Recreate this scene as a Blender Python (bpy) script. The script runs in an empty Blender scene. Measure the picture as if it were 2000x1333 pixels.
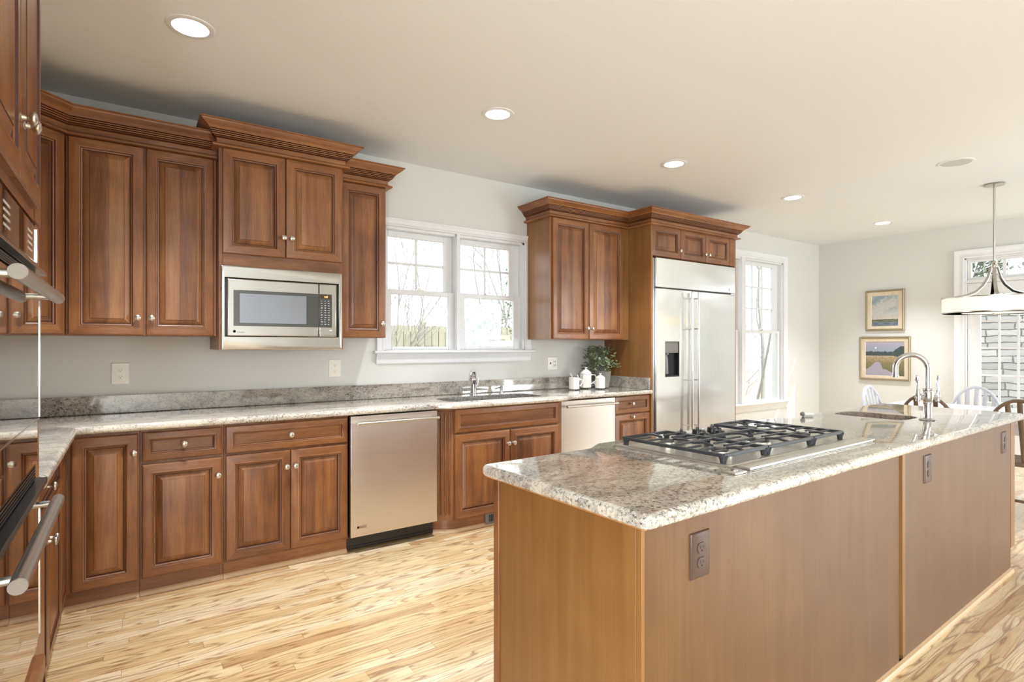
import bpy, bmesh, math, random
from mathutils import Vector, Matrix, noise
random.seed(7)
sc = bpy.context.scene
COL = sc.collection
R = math.radians

# ------------------------------------------------------------------ camera
cam_d = bpy.data.cameras.new('camera')
cam_d.sensor_width = 36.0
cam_d.lens = 1085.0 / 2000.0 * 36.0
cam_d.shift_y = 9.5 / 2000.0
cam_d.clip_start = 0.05
cam = bpy.data.objects.new('camera', cam_d)
COL.objects.link(cam)
cam.location = (0, 0, 1.311)
cam.rotation_euler = (R(90), 0, -R(34.6))
sc.camera = cam

# ------------------------------------------------------------------ world, sun, exposure
w = bpy.data.worlds.new('world'); sc.world = w; w.use_nodes = True
bg = w.node_tree.nodes['Background']
bg.inputs[0].default_value = (0.96, 0.98, 1.0, 1)
bg.inputs[1].default_value = 2.4
sc.view_settings.view_transform = 'Standard'
sc.view_settings.look = 'None'
sc.view_settings.exposure = 0.26
sc.view_settings.gamma = 1.0
try: sc.view_settings.use_curve_mapping = False
except Exception: pass
try:
    sc.cycles.max_bounces = 10; sc.cycles.diffuse_bounces = 5; sc.cycles.glossy_bounces = 5
    sc.cycles.transparent_max_bounces = 12; sc.cycles.sample_clamp_indirect = 6.0
    sc.cycles.caustics_reflective = False; sc.cycles.caustics_refractive = False
except Exception: pass

def lamp(name, kind, loc, rot, power, color=(1, 1, 1), **kw):
    d = bpy.data.lights.new(name, kind); d.energy = power; d.color = color
    for k, v in kw.items(): setattr(d, k, v)
    o = bpy.data.objects.new(name, d); COL.objects.link(o)
    o.location = loc; o.rotation_euler = rot
    return o
# sun from the garden side (behind the camera), falling through the patio doors onto the dining area
lamp('sun', 'SUN', (6, -8, 8), (R(62), 0, R(20)), 4.5, (0.97, 0.97, 1.0), angle=R(0.6))
def portal(name, loc, rot, sx, sy):
    o = lamp(name, 'AREA', loc, rot, 1.0, shape='RECTANGLE', size=sx, size_y=sy)
    o.data.cycles.is_portal = True
portal('skylight_sink_window', (2.26, 4.24, 1.75), (R(-90), 0, 0), 1.35, 1.0)
portal('skylight_tall_window', (6.25, 4.24, 1.5), (R(-90), 0, 0), 1.9, 1.85)
portal('skylight_terrace_door', (8.32, 1.4, 1.2), (0, R(90), 0), 2.4, 1.9)
portal('skylight_patio_door', (6.9, -2.75, 1.15), (R(90), 0, 0), 2.1, 2.3)
portal('added_side_door_portal', (-1.03, -1.5, 1.15), (0, R(-90), 0), 2.2, 1.9)  # portal for the added side door, out of view
# area lamps for daylight at the patio door and an added, unseen side door
lamp('added_fill_side_door', 'AREA', (-0.76, -1.5, 1.15), (R(0), R(-90), 0), 190, (0.86, 0.93, 1.0), shape='RECTANGLE', size=2.1, size_y=1.7)
lamp('daylight_patio_door', 'AREA', (6.9, -2.48, 1.2), (R(90), 0, 0), 115, (0.84, 0.93, 1.0), shape='RECTANGLE', size=1.9, size_y=2.1)

# ------------------------------------------------------------------ helpers
def lin(c): return c / 12.92 if c <= 0.04045 else ((c + 0.055) / 1.055) ** 2.4
def rgb(r, g, b): return (lin(r / 255), lin(g / 255), lin(b / 255), 1.0)

class G:
    """small shader graph builder"""
    def __init__(s, name):
        s.mat = bpy.data.materials.new(name); s.mat.use_nodes = True
        s.t = s.mat.node_tree
        for n in list(s.t.nodes): s.t.nodes.remove(n)
        s.out = s.t.nodes.new('ShaderNodeOutputMaterial')
    def n(s, typ, outp=0, props=None, **ins):
        nd = s.t.nodes.new('ShaderNode' + typ)
        for k, v in (props or {}).items(): setattr(nd, k, v)
        for k, v in ins.items():
            key = int(k[1:]) if k[0] == 'i' and k[1:].isdigit() else k.replace('_', ' ')
            if isinstance(v, bpy.types.NodeSocket): s.t.links.new(v, nd.inputs[key])
            else: nd.inputs[key].default_value = v
        return nd.outputs[outp]
    def m(s, op, a, b=0.0, c=0.0, clamp=False):
        return s.n('Math', 0, dict(operation=op, use_clamp=clamp), i0=a, i1=b, i2=c)
    def vm(s, op, a, b):
        return s.n('VectorMath', 0, dict(operation=op), i0=a, i1=b)
    def mix(s, fac, a, b, blend='MIX'):
        return s.n('Mix', 2, dict(data_type='RGBA', blend_type=blend), i0=fac, i6=a, i7=b)
    def ramp(s, fac, stops, interp='LINEAR'):
        nd = s.t.nodes.new('ShaderNodeValToRGB'); nd.color_ramp.interpolation = interp
        e = nd.color_ramp.elements
        while len(e) < len(stops): e.new(0.5)
        for i, (p, c) in enumerate(stops):
            e[i].position = p; e[i].color = c if isinstance(c, tuple) else (c, c, c, 1)
        s.t.links.new(fac, nd.inputs[0]); return nd.outputs[0]
    def mapr(s, v, a, b, c, d):
        return s.n('MapRange', 0, dict(clamp=True), i0=v, i1=a, i2=b, i3=c, i4=d)
    def obj(s): return s.n('TexCoord', 3)
    def rnd(s): return s.n('ObjectInfo', 5)
    def sep(s, v):
        nd = s.t.nodes.new('ShaderNodeSeparateXYZ'); s.t.links.new(v, nd.inputs[0]); return nd.outputs
    def comb(s, x, y, z): return s.n('CombineXYZ', 0, None, i0=x, i1=y, i2=z)
    def noise(s, vec, scale=5.0, detail=3.0, rough=0.5, dist=0.0, outp=0):
        return s.n('TexNoise', outp, None, Vector=vec, Scale=scale, Detail=detail, Roughness=rough, Distortion=dist)
    def bump(s, h, strength=0.2, dist=0.01):
        return s.n('Bump', 0, None, Height=h, Strength=strength, Distance=dist)
    def bsdf(s, **ins):
        b = s.n('BsdfPrincipled', 0, None, **ins); s.t.links.new(b, s.out.inputs[0]); return s.mat

def plain(name, col, rough=0.5, metal=0.0, coat=0.0, bump=0.0, bscale=60.0, spec=0.5, emit=None, es=0.0):
    g = G(name); o = g.obj()
    nz = g.noise(o, bscale, 3)
    c = g.mix(nz, tuple(x * 0.94 for x in col[:3]) + (1,), tuple(min(1, x * 1.05) for x in col[:3]) + (1,))
    kw = dict(Base_Color=c, Roughness=rough, Metallic=metal, Coat_Weight=coat, Specular_IOR_Level=spec)
    if bump: kw['Normal'] = g.bump(nz, bump, 0.002)
    if emit: kw['Emission_Color'] = emit; kw['Emission_Strength'] = es
    return g.bsdf(**kw)

def wood(name, dark, mid, light, scale, boards=0.0, rough=0.36, coat=0.25, contrast=1.0, fine=0.25):
    g = G(name); o = g.obj(); r = g.rnd()
    off = g.comb(g.m('MULTIPLY', r, 37.0), g.m('MULTIPLY', r, 11.0), g.m('MULTIPLY', r, 23.0))
    p = g.vm('ADD', o, off)
    sx, sy, sz = scale
    v = g.vm('MULTIPLY', p, (sx, sy, sz))
    big = g.noise(v, 1.0, 4, 0.55, 0.6)
    v2 = g.vm('MULTIPLY', p, (sx * 14, sy * 14, sz * 6))
    fn = g.noise(v2, 1.0, 3, 0.6)
    blotch = g.noise(p, 5.0, 2, 0.5)
    f = g.m('ADD', g.m('MULTIPLY', big, 1.0 - fine), g.m('MULTIPLY', fn, fine))
    f = g.m('ADD', g.m('MULTIPLY', f, 0.75), g.m('MULTIPLY', blotch, 0.25))
    f = g.m('ADD', g.m('MULTIPLY', g.m('SUBTRACT', f, 0.5), 1.7 * contrast), 0.5)
    if boards:
        s_ = g.sep(o)
        u = g.m('ADD', g.m('DIVIDE', g.m('ADD', s_[0], s_[1]), boards), g.m('MULTIPLY', r, 9.0))
        wn = g.n('TexWhiteNoise', 0, dict(noise_dimensions='1D'), W=g.m('FLOOR', u))
        f = g.m('ADD', f, g.m('MULTIPLY', g.m('SUBTRACT', wn, 0.5), 0.34))
    f = g.m('ADD', f, g.m('MULTIPLY', g.m('SUBTRACT', r, 0.5), 0.16))
    c = g.ramp(f, [(0.12, dark), (0.5, mid), (0.88, light)])
    ro = g.m('ADD', g.m('MULTIPLY', fn, 0.12), rough - 0.06)
    return g.bsdf(Base_Color=c, Roughness=ro, Coat_Weight=coat, Coat_Roughness=0.18, Normal=g.bump(fn, 0.06, 0.002))

CD, CM, CL = rgb(84, 48, 25), rgb(132, 83, 46), rgb(164, 114, 68)
WV = wood('cherry_vertical_grain', CD, CM, CL, (20, 20, 1.5), fine=0.4, coat=0.15)
WH = wood('cherry_horizontal_grain', CD, CM, CL, (1.5, 1.5, 26), fine=0.4, coat=0.15)
WP = wood('cherry_panel_boards', CD, CM, CL, (20, 20, 1.5), boards=0.085, contrast=1.15, fine=0.42, coat=0.15)
WS = wood('cherry_side_veneer', rgb(104, 68, 32), rgb(134, 92, 48), rgb(158, 116, 66), (14, 14, 0.8), contrast=0.7)
WI = wood('island_veneer', rgb(88, 58, 32), rgb(108, 75, 43), rgb(126, 92, 56), (11, 11, 0.9), contrast=0.9, rough=0.42, fine=0.5, coat=0.08)
WG = plain('dark_glaze', rgb(70, 34, 18), 0.5)
WL = wood('oak_shoe_moulding', rgb(176, 140, 98), rgb(204, 170, 130), rgb(220, 190, 150), (3, 3, 60), contrast=0.6)
NICKEL = plain('brushed_nickel', rgb(205, 198, 188), 0.28, 1.0, bscale=300)
CHROME = plain('polished_chrome', rgb(215, 215, 220), 0.09, 1.0)
WHITE = plain('white_trim_paint', rgb(222, 223, 225), 0.35, bscale=20)
WHITEG = plain('white_ceramic', rgb(240, 239, 234), 0.14, coat=0.5)
WALL = plain('greige_wall_paint', rgb(210, 210, 206), 0.85, bump=0.05, bscale=180)
CEIL = plain('ceiling_paint', rgb(226, 228, 229), 0.9, bump=0.03, bscale=120)
BLACK = plain('black_enamel', rgb(28, 28, 30), 0.35, coat=0.2)
IRON = plain('cast_iron', rgb(58, 60, 64), 0.34, bump=0.1, bscale=400)
BRONZE = plain('bronze_plastic', rgb(84, 66, 58), 0.35, 0.2)
SLOT = plain('socket_slot_black', rgb(14, 12, 11), 0.6)
GREYP = plain('grey_plastic', rgb(120, 120, 122), 0.4)
DKWOOD = wood('weathered_brown_wood', rgb(80, 62, 50), rgb(104, 84, 68), rgb(124, 104, 88), (20, 20, 4), rough=0.45, coat=0.1)
CHAIRW = plain('white_painted_wood', rgb(200, 203, 212), 0.35)
TABLEW = plain('white_table_lacquer', rgb(236, 237, 242), 0.3, coat=0.1)
GOLD = plain('aged_gilt_frame', rgb(150, 136, 108), 0.38, 0.4, bscale=40)
LINER = wood('champagne_frame_liner', rgb(184, 168, 140), rgb(206, 192, 166), rgb(222, 210, 188), (18, 18, 5), contrast=0.8, coat=0.0, rough=0.4)
POTM = plain('grey_stone_pot', rgb(140, 138, 130), 0.7, bump=0.3, bscale=60)
SOIL = plain('dark_soil', rgb(48, 38, 30), 0.95, bump=0.6)
BARK = plain('bare_bark', rgb(150, 146, 142), 0.9, bump=0.5, bscale=30)

def steel(name, col=(196, 195, 192), rough=0.2, brush=(2, 2, 260), wob=0.12, wscale=(2.2, 2.2, 1.3), aniso=0.0):
    g = G(name); o = g.obj()
    br = g.noise(g.vm('MULTIPLY', o, brush), 1.0, 3, 0.6)
    wb = g.noise(g.vm('MULTIPLY', o, wscale), 1.0, 1, 0.4)
    b1 = g.bump(wb, wob, 0.1)
    b = g.n('Bump', 0, None, Height=br, Strength=0.02, Distance=0.002, Normal=b1)
    c = g.mix(br, rgb(*[x - 8 for x in col]), rgb(*[min(255, x + 8) for x in col]))
    kw = {}
    if aniso: kw = dict(Anisotropic=aniso, Tangent=g.n('Tangent', 0, dict(direction_type='RADIAL', axis='Z')))
    return g.bsdf(Base_Color=c, Metallic=1.0, Roughness=g.m('ADD', g.m('MULTIPLY', br, 0.1), rough - 0.05), Normal=b, **kw)
STEEL = steel('stainless_steel')
STEELF = steel('stainless_fridge', (232, 232, 230), 0.17, (260, 2, 2), 0.16, (1.2, 1.2, 2.6))
STEELD = steel('stainless_dishwasher', (222, 214, 204), 0.36, (2, 2, 260), 0.10, (3.0, 3.0, 0.7), 0.75)
STEELC = steel('stainless_cooktop', (232, 230, 224), 0.33, (2, 160, 2), 0.05)
BRUSH = plain('satin_bar_metal', rgb(196, 193, 188), 0.3, 1.0, bscale=200)

def glass(name, tint=(0.96, 0.98, 0.98, 1), refl=0.08):
    g = G(name)
    t = g.n('BsdfTransparent', 0, None, Color=tint)
    gl = g.n('BsdfGlossy', 0, None, Color=(1, 1, 1, 1), Roughness=0.01)
    lw = g.n('LayerWeight', 1, None, Blend=0.5)
    fr = g.m('ADD', 0.03, g.m('MULTIPLY', g.m('POWER', lw, 4.0), 0.45))
    mx = g.n('MixShader', 0, None, i0=fr, i1=t, i2=gl)
    g.t.links.new(mx, g.out.inputs[0]); return g.mat
GLASS = glass('window_glass')

def dark_glass(name, col, rough=0.03, spec=0.8):
    g = G(name); o = g.obj()
    return g.bsdf(Base_Color=g.mix(g.noise(o, 3.0, 2), col, tuple(x * 1.3 for x in col[:3]) + (1,)), Roughness=rough, Specular_IOR_Level=spec, Coat_Weight=1.0, Coat_Roughness=0.02, Coat_IOR=1.7)
BGLASS = dark_glass('black_oven_glass', rgb(30, 24, 22))
MGLASS = dark_glass('microwave_window_glass', rgb(34, 36, 40))
def mesh_window():
    g = G('microwave_mesh_screen'); o = g.obj(); s_ = g.sep(o)
    d = g.m('MULTIPLY', g.m('SINE', g.m('MULTIPLY', s_[0], 1400.0)), 0.5)
    c = g.mix(g.m('ADD', d, 0.5), rgb(126, 132, 142), rgb(146, 152, 162))
    return g.bsdf(Base_Color=c, Roughness=0.12, Metallic=0.25, Coat_Weight=1.0, Coat_Roughness=0.03)
MESHW = mesh_window()

def granite(name='speckled_granite', shift=0.0, grey=0.0, rough=0.07, coat=0.6):
    g = G(name); o = g.vm('ADD', g.obj(), (shift, shift * 2, 0.3))
    warp = g.noise(g.vm('MULTIPLY', o, (1.6, 3.2, 3.0)), 1.0, 4, 0.6, 0.8)
    vein = g.noise(g.vm('MULTIPLY', o, (4.0, 10.0, 10.0)), 1.0, 6, 0.7, 1.6)
    base = g.ramp(vein, [(0.26, rgb(118, 112, 108)), (0.38, rgb(178, 170, 158)), (0.5, rgb(220, 213, 200)), (0.66, rgb(230, 222, 204)), (0.82, rgb(198, 182, 158))])
    zone = g.mapr(warp, 0.42, 0.6, 0.0, 1.0)
    base = g.mix(g.m('MULTIPLY', zone, 0.5), base, rgb(158, 156, 153))
    sp = g.noise(o, 95.0, 3, 0.65)
    dk = g.mapr(sp, 0.53, 0.60, 0.0, 1.0)
    sp2 = g.noise(g.vm('MULTIPLY', o, (1, 1.6, 1.6)), 60.0, 2, 0.6, 1.0)
    dkk = g.m('MULTIPLY', dk, g.mapr(warp, 0.34, 0.62, 0.25, 1.0))
    c = g.mix(g.m('MULTIPLY', dkk, 0.85), base, rgb(66, 60, 58))
    lt = g.mapr(sp2, 0.6, 0.68, 0.0, 0.7)
    c = g.mix(lt, c, rgb(236, 230, 216))
    thin = g.noise(g.vm('MULTIPLY', o, (5, 17, 17)), 1.0, 5, 0.75, 2.5)
    ln = g.m('ABSOLUTE', g.m('SUBTRACT', thin, 0.5))
    lines = g.mapr(ln, 0.0, 0.022, 0.7, 0.0)
    c = g.mix(g.m('MULTIPLY', lines, g.mapr(warp, 0.4, 0.55, 0.2, 1.0)), c, rgb(84, 74, 68))
    rust = g.noise(o, 9.0, 3, 0.6, 0.5)
    c = g.mix(g.mapr(rust, 0.62, 0.72, 0.0, 0.2), c, rgb(170, 120, 84))
    if grey: c = g.mix(1.0, c, (grey, grey, grey * 1.02, 1), 'MULTIPLY')
    return g.bsdf(Base_Color=c, Roughness=rough, Specular_IOR_Level=0.6 if coat else 0.3, Coat_Weight=coat, Coat_Roughness=0.03, Coat_IOR=1.6)
GRAN = granite()
GRAN2 = granite('backsplash_granite', 3.7, 0.6)
GRAN3 = granite('honed_granite_cutout', 1.3, 0.42, 0.6, 0.0)

def oak_floor():
    g = G('red_oak_strip_floor'); o = g.obj(); s_ = g.sep(o)
    W = 0.0572
    row = g.m('FLOOR', g.m('DIVIDE', s_[1], W))
    rr = g.n('TexWhiteNoise', 0, dict(noise_dimensions='1D'), W=row)
    L = 0.95
    ux = g.m('ADD', g.m('DIVIDE', s_[0], L), g.m('MULTIPLY', rr, 17.3))
    col = g.m('FLOOR', ux)
    idv = g.n('TexWhiteNoise', 0, dict(noise_dimensions='2D'), Vector=g.comb(row, col, 0.0))
    fy = g.m('FRACT', g.m('DIVIDE', s_[1], W)); fx = g.m('FRACT', ux)
    ey = g.m('MINIMUM', fy, g.m('SUBTRACT', 1.0, fy)); ex = g.m('MINIMUM', fx, g.m('SUBTRACT', 1.0, fx))
    seam = g.m('MAXIMUM', g.mapr(ey, 0.0, 0.022, 1.0, 0.0), g.mapr(ex, 0.0, 0.0016, 1.0, 0.0))
    gx = g.m('ADD', s_[0], g.m('MULTIPLY', idv, 60.0))
    gv = g.comb(g.m('MULTIPLY', gx, 0.9), g.m('MULTIPLY', s_[1], 9.0), g.m('MULTIPLY', idv, 9.0))
    n1 = g.noise(gv, 1.0, 2, 0.5, 0.35)
    rings = g.m('FRACT', g.m('MULTIPLY', n1, 13.0))
    ring = g.ramp(rings, [(0.0, 0.95), (0.10, 0.25), (0.45, 0.0), (0.82, 0.05), (1.0, 0.85)])
    fine = g.noise(g.vm('MULTIPLY', g.comb(gx, s_[1], 0.0), (9.0, 330.0, 1.0)), 1.0, 3, 0.6)
    tone = g.ramp(idv, [(0.0, rgb(198, 160, 114)), (0.15, rgb(222, 190, 140)), (0.6, rgb(236, 211, 162)), (1.0, rgb(242, 224, 186))])
    c = g.mix(g.m('MULTIPLY', ring, 0.95), tone, rgb(134, 88, 48))
    c = g.mix(g.mapr(fine, 0.48, 0.72, 0.0, 0.55), c, rgb(158, 112, 66))
    c = g.mix(g.m('MULTIPLY', seam, 0.6), c, rgb(110, 72, 42))
    ro = g.m('ADD', 0.2, g.m('MULTIPLY', ring, 0.12))
    return g.bsdf(Base_Color=c, Roughness=ro, Coat_Weight=0.85, Coat_Roughness=0.2, Coat_IOR=1.6, Normal=g.bump(g.m('SUBTRACT', 1.0, seam), 0.15, 0.001))
OAK = oak_floor()

def emis(name, col, s):
    g = G(name); e = g.n('Emission', 0, None, Color=col, Strength=s); g.t.links.new(e, g.out.inputs[0]); return g.mat

# ---- mesh building
def frame_of(d):
    d = Vector(d).normalized()
    a = Vector((0, 0, 1)) if abs(d.z) < 0.95 else Vector((1, 0, 0))
    x = a.cross(d).normalized(); y = d.cross(x)
    return x, y, d

class MB:
    def __init__(s): s.v = []; s.f = []; s.mi = []
    def add(s, vs, fs, mat=0):
        b = len(s.v); s.v += [Vector(p) for p in vs]
        for f in fs: s.f.append([b + i for i in f]); s.mi.append(mat)
        return s
    def box(s, x0, x1, y0, y1, z0, z1, mat=0):
        vs = [(x, y, z) for z in (z0, z1) for y in (y0, y1) for x in (x0, x1)]
        return s.add(vs, [(0, 2, 3, 1), (4, 5, 7, 6), (0, 1, 5, 4), (2, 6, 7, 3), (0, 4, 6, 2), (1, 3, 7, 5)], mat)
    def obox(s, c, u, v, n, a, b, d, mat=0):
        c, u, v, n = map(Vector, (c, u, v, n)); vs = []
        for k in (-1, 1):
            for j in (-1, 1):
                for i in (-1, 1): vs.append(c + u * a / 2 * i + v * b / 2 * j + n * d / 2 * k)
        return s.add(vs, [(0, 2, 3, 1), (4, 5, 7, 6), (0, 1, 5, 4), (2, 6, 7, 3), (0, 4, 6, 2), (1, 3, 7, 5)], mat)
    def prism(s, poly, z0, z1, mat=0):
        n = len(poly)
        vs = [(p[0], p[1], z0) for p in poly] + [(p[0], p[1], z1) for p in poly]
        fs = [tuple(reversed(range(n))), tuple(range(n, 2 * n))] + [(i, (i + 1) % n, n + (i + 1) % n, n + i) for i in range(n)]
        return s.add(vs, fs, mat)
    def lathe(s, prof, c=(0, 0, 0), d=(0, 0, 1), n=24, mat=0, rot=0.0, sq=None):
        x, y, z = frame_of(d); c = Vector(c); vs = []; fs = []; m = len(prof)
        for i in range(n):
            a = 2 * math.pi * (i + rot) / n
            for r, h in prof: vs.append(c + x * r * math.cos(a) + y * r * math.sin(a) + z * h)
        for i in range(n):
            j = (i + 1) % n
            for k in range(m - 1): fs.append((i * m + k, j * m + k, j * m + k + 1, i * m + k + 1))
        if prof[0][0] > 1e-5: fs.append(tuple(i * m for i in reversed(range(n))))
        if prof[-1][0] > 1e-5: fs.append(tuple(i * m + m - 1 for i in range(n)))
        return s.add(vs, fs, mat)
    def tube(s, pts, r, n=10, mat=0, flat=1.0, up=None):
        pts = [Vector(p) for p in pts]; m = len(pts)
        rs = r if isinstance(r, (list, tuple)) else [r] * m
        vs = []; fs = []; px = None
        for i, p in enumerate(pts):
            d = (pts[min(i + 1, m - 1)] - pts[max(i - 1, 0)]).normalized()
            if px is None: x, y, _ = frame_of(d) if up is None else (Vector(up).cross(d).normalized(), Vector(up), d)
            else:
                x = (px - d * px.dot(d)).normalized()
            y = d.cross(x); px = x
            for k in range(n):
                a = 2 * math.pi * k / n
                vs.append(p + x * rs[i] * math.cos(a) + y * rs[i] * flat * math.sin(a))
        for i in range(m - 1):
            for k in range(n):
                l = (k + 1) % n
                fs.append((i * n + k, i * n + l, (i + 1) * n + l, (i + 1) * n + k))
        fs.append(tuple(reversed(range(n)))); fs.append(tuple((m - 1) * n + k for k in range(n)))
        return s.add(vs, fs, mat)
    def sweep(s, path, prof, z0=0.0, side=1, closed=False, mat=0, seg=None):
        """profile (out, z) swept along a plan path with mitred corners; side=+1 puts 'out' to the right"""
        P = [Vector((p[0], p[1])) for p in path]; n = len(P); m = len(prof); vs = []
        for i in range(n):
            if closed: a, b = P[i - 1], P[(i + 1) % n]
            else: a, b = P[max(i - 1, 0)], P[min(i + 1, n - 1)]
            d1 = (P[i] - a).normalized() if (P[i] - a).length > 1e-9 else (b - P[i]).normalized()
            d2 = (b - P[i]).normalized() if (b - P[i]).length > 1e-9 else d1
            n1 = Vector((d1.y, -d1.x)) * side; n2 = Vector((d2.y, -d2.x)) * side
            mn = n1 + n2; mn = mn / max(0.3, mn.dot(n1))
            for o, z in prof: vs.append((P[i].x + mn.x * o, P[i].y + mn.y * o, z0 + z))
        fs = []
        for i in range(n if closed else n - 1):
            j = (i + 1) % n
            for k in range(m - 1):
                q = (i * m + k, j * m + k, j * m + k + 1, i * m + k + 1)
                fs.append(q if side > 0 else tuple(reversed(q)))
        if seg:
            b = len(s.v); s.v += [Vector(p) for p in vs]
            for t, f in enumerate(fs): s.f.append([b + q for q in f]); s.mi.append(seg.get(t % (m - 1), mat))
            for e in (0, n - 1): s.f.append([b + e * m + k for k in range(m)]); s.mi.append(mat)
            return s
        if not closed:
            fs.append(tuple(range(m))); fs.append(tuple((n - 1) * m + k for k in reversed(range(m))))
        return s.add(vs, fs, mat)
    def panel(s, P, u, v, n, w, h, rings, mats):
        """rectangular stepped ring panel. rings: (inset, height, kind); mats: dict kind -> (bottom/top index, left/right index)"""
        P, u, v, n = map(Vector, (P, u, v, n)); b = len(s.v)
        for ins, dep, _ in rings:
            for a, c in ((ins, ins), (w - ins, ins), (w - ins, h - ins), (ins, h - ins)):
                s.v.append(P + u * a + v * c + n * dep)
        for r in range(len(rings) - 1):
            k = rings[r + 1][2]
            for q in range(4):
                l = (q + 1) % 4
                s.f.append([b + 4 * r + q, b + 4 * r + l, b + 4 * r + 4 + l, b + 4 * r + 4 + q])
                s.mi.append(mats[k][0] if q in (0, 2) else mats[k][1])
        e = b + 4 * (len(rings) - 1)
        s.f.append([e, e + 1, e + 2, e + 3]); s.mi.append(mats['c'][0])
        s.f.append([b + 3, b + 2, b + 1, b]); s.mi.append(mats['f'][0])
        return s
    def merge(s, o, M=None):
        b = len(s.v); s.v += [(M @ p if M else p.copy()) for p in o.v]
        for f, m in zip(o.f, o.mi): s.f.append([b + i for i in f]); s.mi.append(m)
        return s

ORG = {}
def origin_of(o):
    return ORG.get(o.name, Vector((0, 0, 0)))
def part(name, mb, mats, parent=None, bevel=0.0, smooth=True, local=False, sharp=38, fixn=False, segs=2):
    me = bpy.data.meshes.new(name)
    off = Vector((0, 0, 0)) if (parent is None or local) else origin_of(parent)
    me.from_pydata([tuple(p - off) for p in mb.v], [], mb.f)
    if not isinstance(mats, (list, tuple)): mats = [mats]
    for m in mats: me.materials.append(m)
    me.polygons.foreach_set('material_index', mb.mi)
    if fixn or True:
        bm = bmesh.new(); bm.from_mesh(me); bmesh.ops.recalc_face_normals(bm, faces=bm.faces); bm.to_mesh(me); bm.free()
    if smooth:
        me.polygons.foreach_set('use_smooth', [True] * len(me.polygons))
        me.set_sharp_from_angle(angle=R(sharp))
    me.update()
    o = bpy.data.objects.new(name, me); COL.objects.link(o)
    if parent is not None:
        o.parent = parent; ORG[o.name] = origin_of(parent)
    if bevel:
        md = o.modifiers.new('bevel', 'BEVEL'); md.width = bevel; md.segments = segs; md.limit_method = 'ANGLE'; md.angle_limit = R(40)
        md.harden_normals = False
    return o
def tag(o, label, cat, group=None):
    o['label'] = label; o['category'] = cat
    if group: o['group'] = group
    return o
def thing(name, loc, label, cat, group=None, rz=0.0):
    o = bpy.data.objects.new(name, None); COL.objects.link(o); o.empty_display_size = 0.1
    o.location = loc; o.rotation_euler = (0, 0, rz); ORG[o.name] = Vector(loc)
    return tag(o, label, cat, group)
def struct(name, mb, mat, bevel=0.0, **k):
    o = part(name, mb, mat, None, bevel, **k); o['kind'] = 'structure'; return o
def structroot(name, loc):
    o = bpy.data.objects.new(name, None); COL.objects.link(o); o.empty_display_size = 0.1
    o.location = loc; ORG[o.name] = Vector(loc); o['kind'] = 'structure'; return o
def copy_thing(root, loc, rz=None, label=None):
    c = root.copy(); COL.objects.link(c); c.location = loc
    if rz is not None: c.rotation_euler = (0, 0, rz)
    if label: c['label'] = label
    for ch in list(root.children):
        d = ch.copy(); COL.objects.link(d); d.parent = c
        for gch in list(ch.children):
            e = gch.copy(); COL.objects.link(e); e.parent = d
    return c
def text_mesh(name, body, size, M, mat, parent, local=False, extrude=0.0002, shear=0.0, align='LEFT'):
    cu = bpy.data.curves.new(name, 'FONT'); cu.body = body; cu.size = size; cu.extrude = extrude; cu.shear = shear; cu.align_x = align
    cu.resolution_u = 3
    to = bpy.data.objects.new(name, cu); COL.objects.link(to)
    dg = bpy.context.evaluated_depsgraph_get()
    me = bpy.data.meshes.new_from_object(to.evaluated_get(dg))
    bpy.data.objects.remove(to); bpy.data.curves.remove(cu)
    off = Vector((0, 0, 0)) if local else origin_of(parent)
    me.transform(Matrix.Translation(-off) @ M)
    me.materials.clear(); me.materials.append(mat)
    o = bpy.data.objects.new(name, me); COL.objects.link(o); o.parent = parent; ORG[o.name] = origin_of(parent)
    return o
def face_M(p, u, v):
    u = Vector(u).normalized(); v = Vector(v).normalized(); n = u.cross(v)
    M = Matrix((u, v, n)).transposed().to_4x4(); M.translation = Vector(p); return M

# ------------------------------------------------------------------ room shell
WT = 0.135
CH = 2.743
XL, XR, YB, YF = -0.875, 8.12, 4.045, -2.6
def wall_cells(h0, h1, z0, z1, holes, emit):
    hs = sorted(set([h0, h1] + [a for q in holes for a in q[:2]])); zs = sorted(set([z0, z1] + [a for q in holes for a in q[2:]]))
    for i in range(len(hs) - 1):
        for j in range(len(zs) - 1):
            cx = (hs[i] + hs[i + 1]) / 2; cz = (zs[j] + zs[j + 1]) / 2
            if not any(a < cx < b and c < cz < d for a, b, c, d in holes): emit(hs[i], hs[i + 1], zs[j], zs[j + 1])
m = MB(); wall_cells(XL - WT, XR + WT, 0, CH, [(1.60, 2.925, 1.27, 2.235), (5.33, 7.17, 0.585, 2.41)], lambda a, b, c, d: m.box(a, b, YB, YB + WT, c, d))
struct('wall_back', m, WALL, smooth=False)
m = MB(); wall_cells(YF - WT, YB, 0, CH, [(0.45, 2.363, 0.0, 2.34)], lambda a, b, c, d: m.box(XR, XR + WT, a, b, c, d))
struct('wall_right', m, WALL, smooth=False)
m = MB(); wall_cells(XL - WT, XR + WT, 0, CH, [(5.9, 7.9, 0.0, 2.25)], lambda a, b, c, d: m.box(a, b, YF - WT, YF, c, d))
struct('wall_front', m, WALL, smooth=False)
m = MB(); wall_cells(YF, YB, 0, CH, [(-2.4, -0.6, 0.0, 2.2)], lambda a, b, c, d: m.box(XL - WT, XL, a, b, c, d)); struct('wall_left', m, WALL, smooth=False)
m = MB().box(XL - WT, XR + WT, YF - WT, YB + WT, CH, CH + 0.12); struct('ceiling', m, CEIL, smooth=False)
m = MB().box(XL - WT, XR + WT, YF - WT, YB + WT, -0.1, 0.0); struct('floor', m, OAK, smooth=False)

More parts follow.
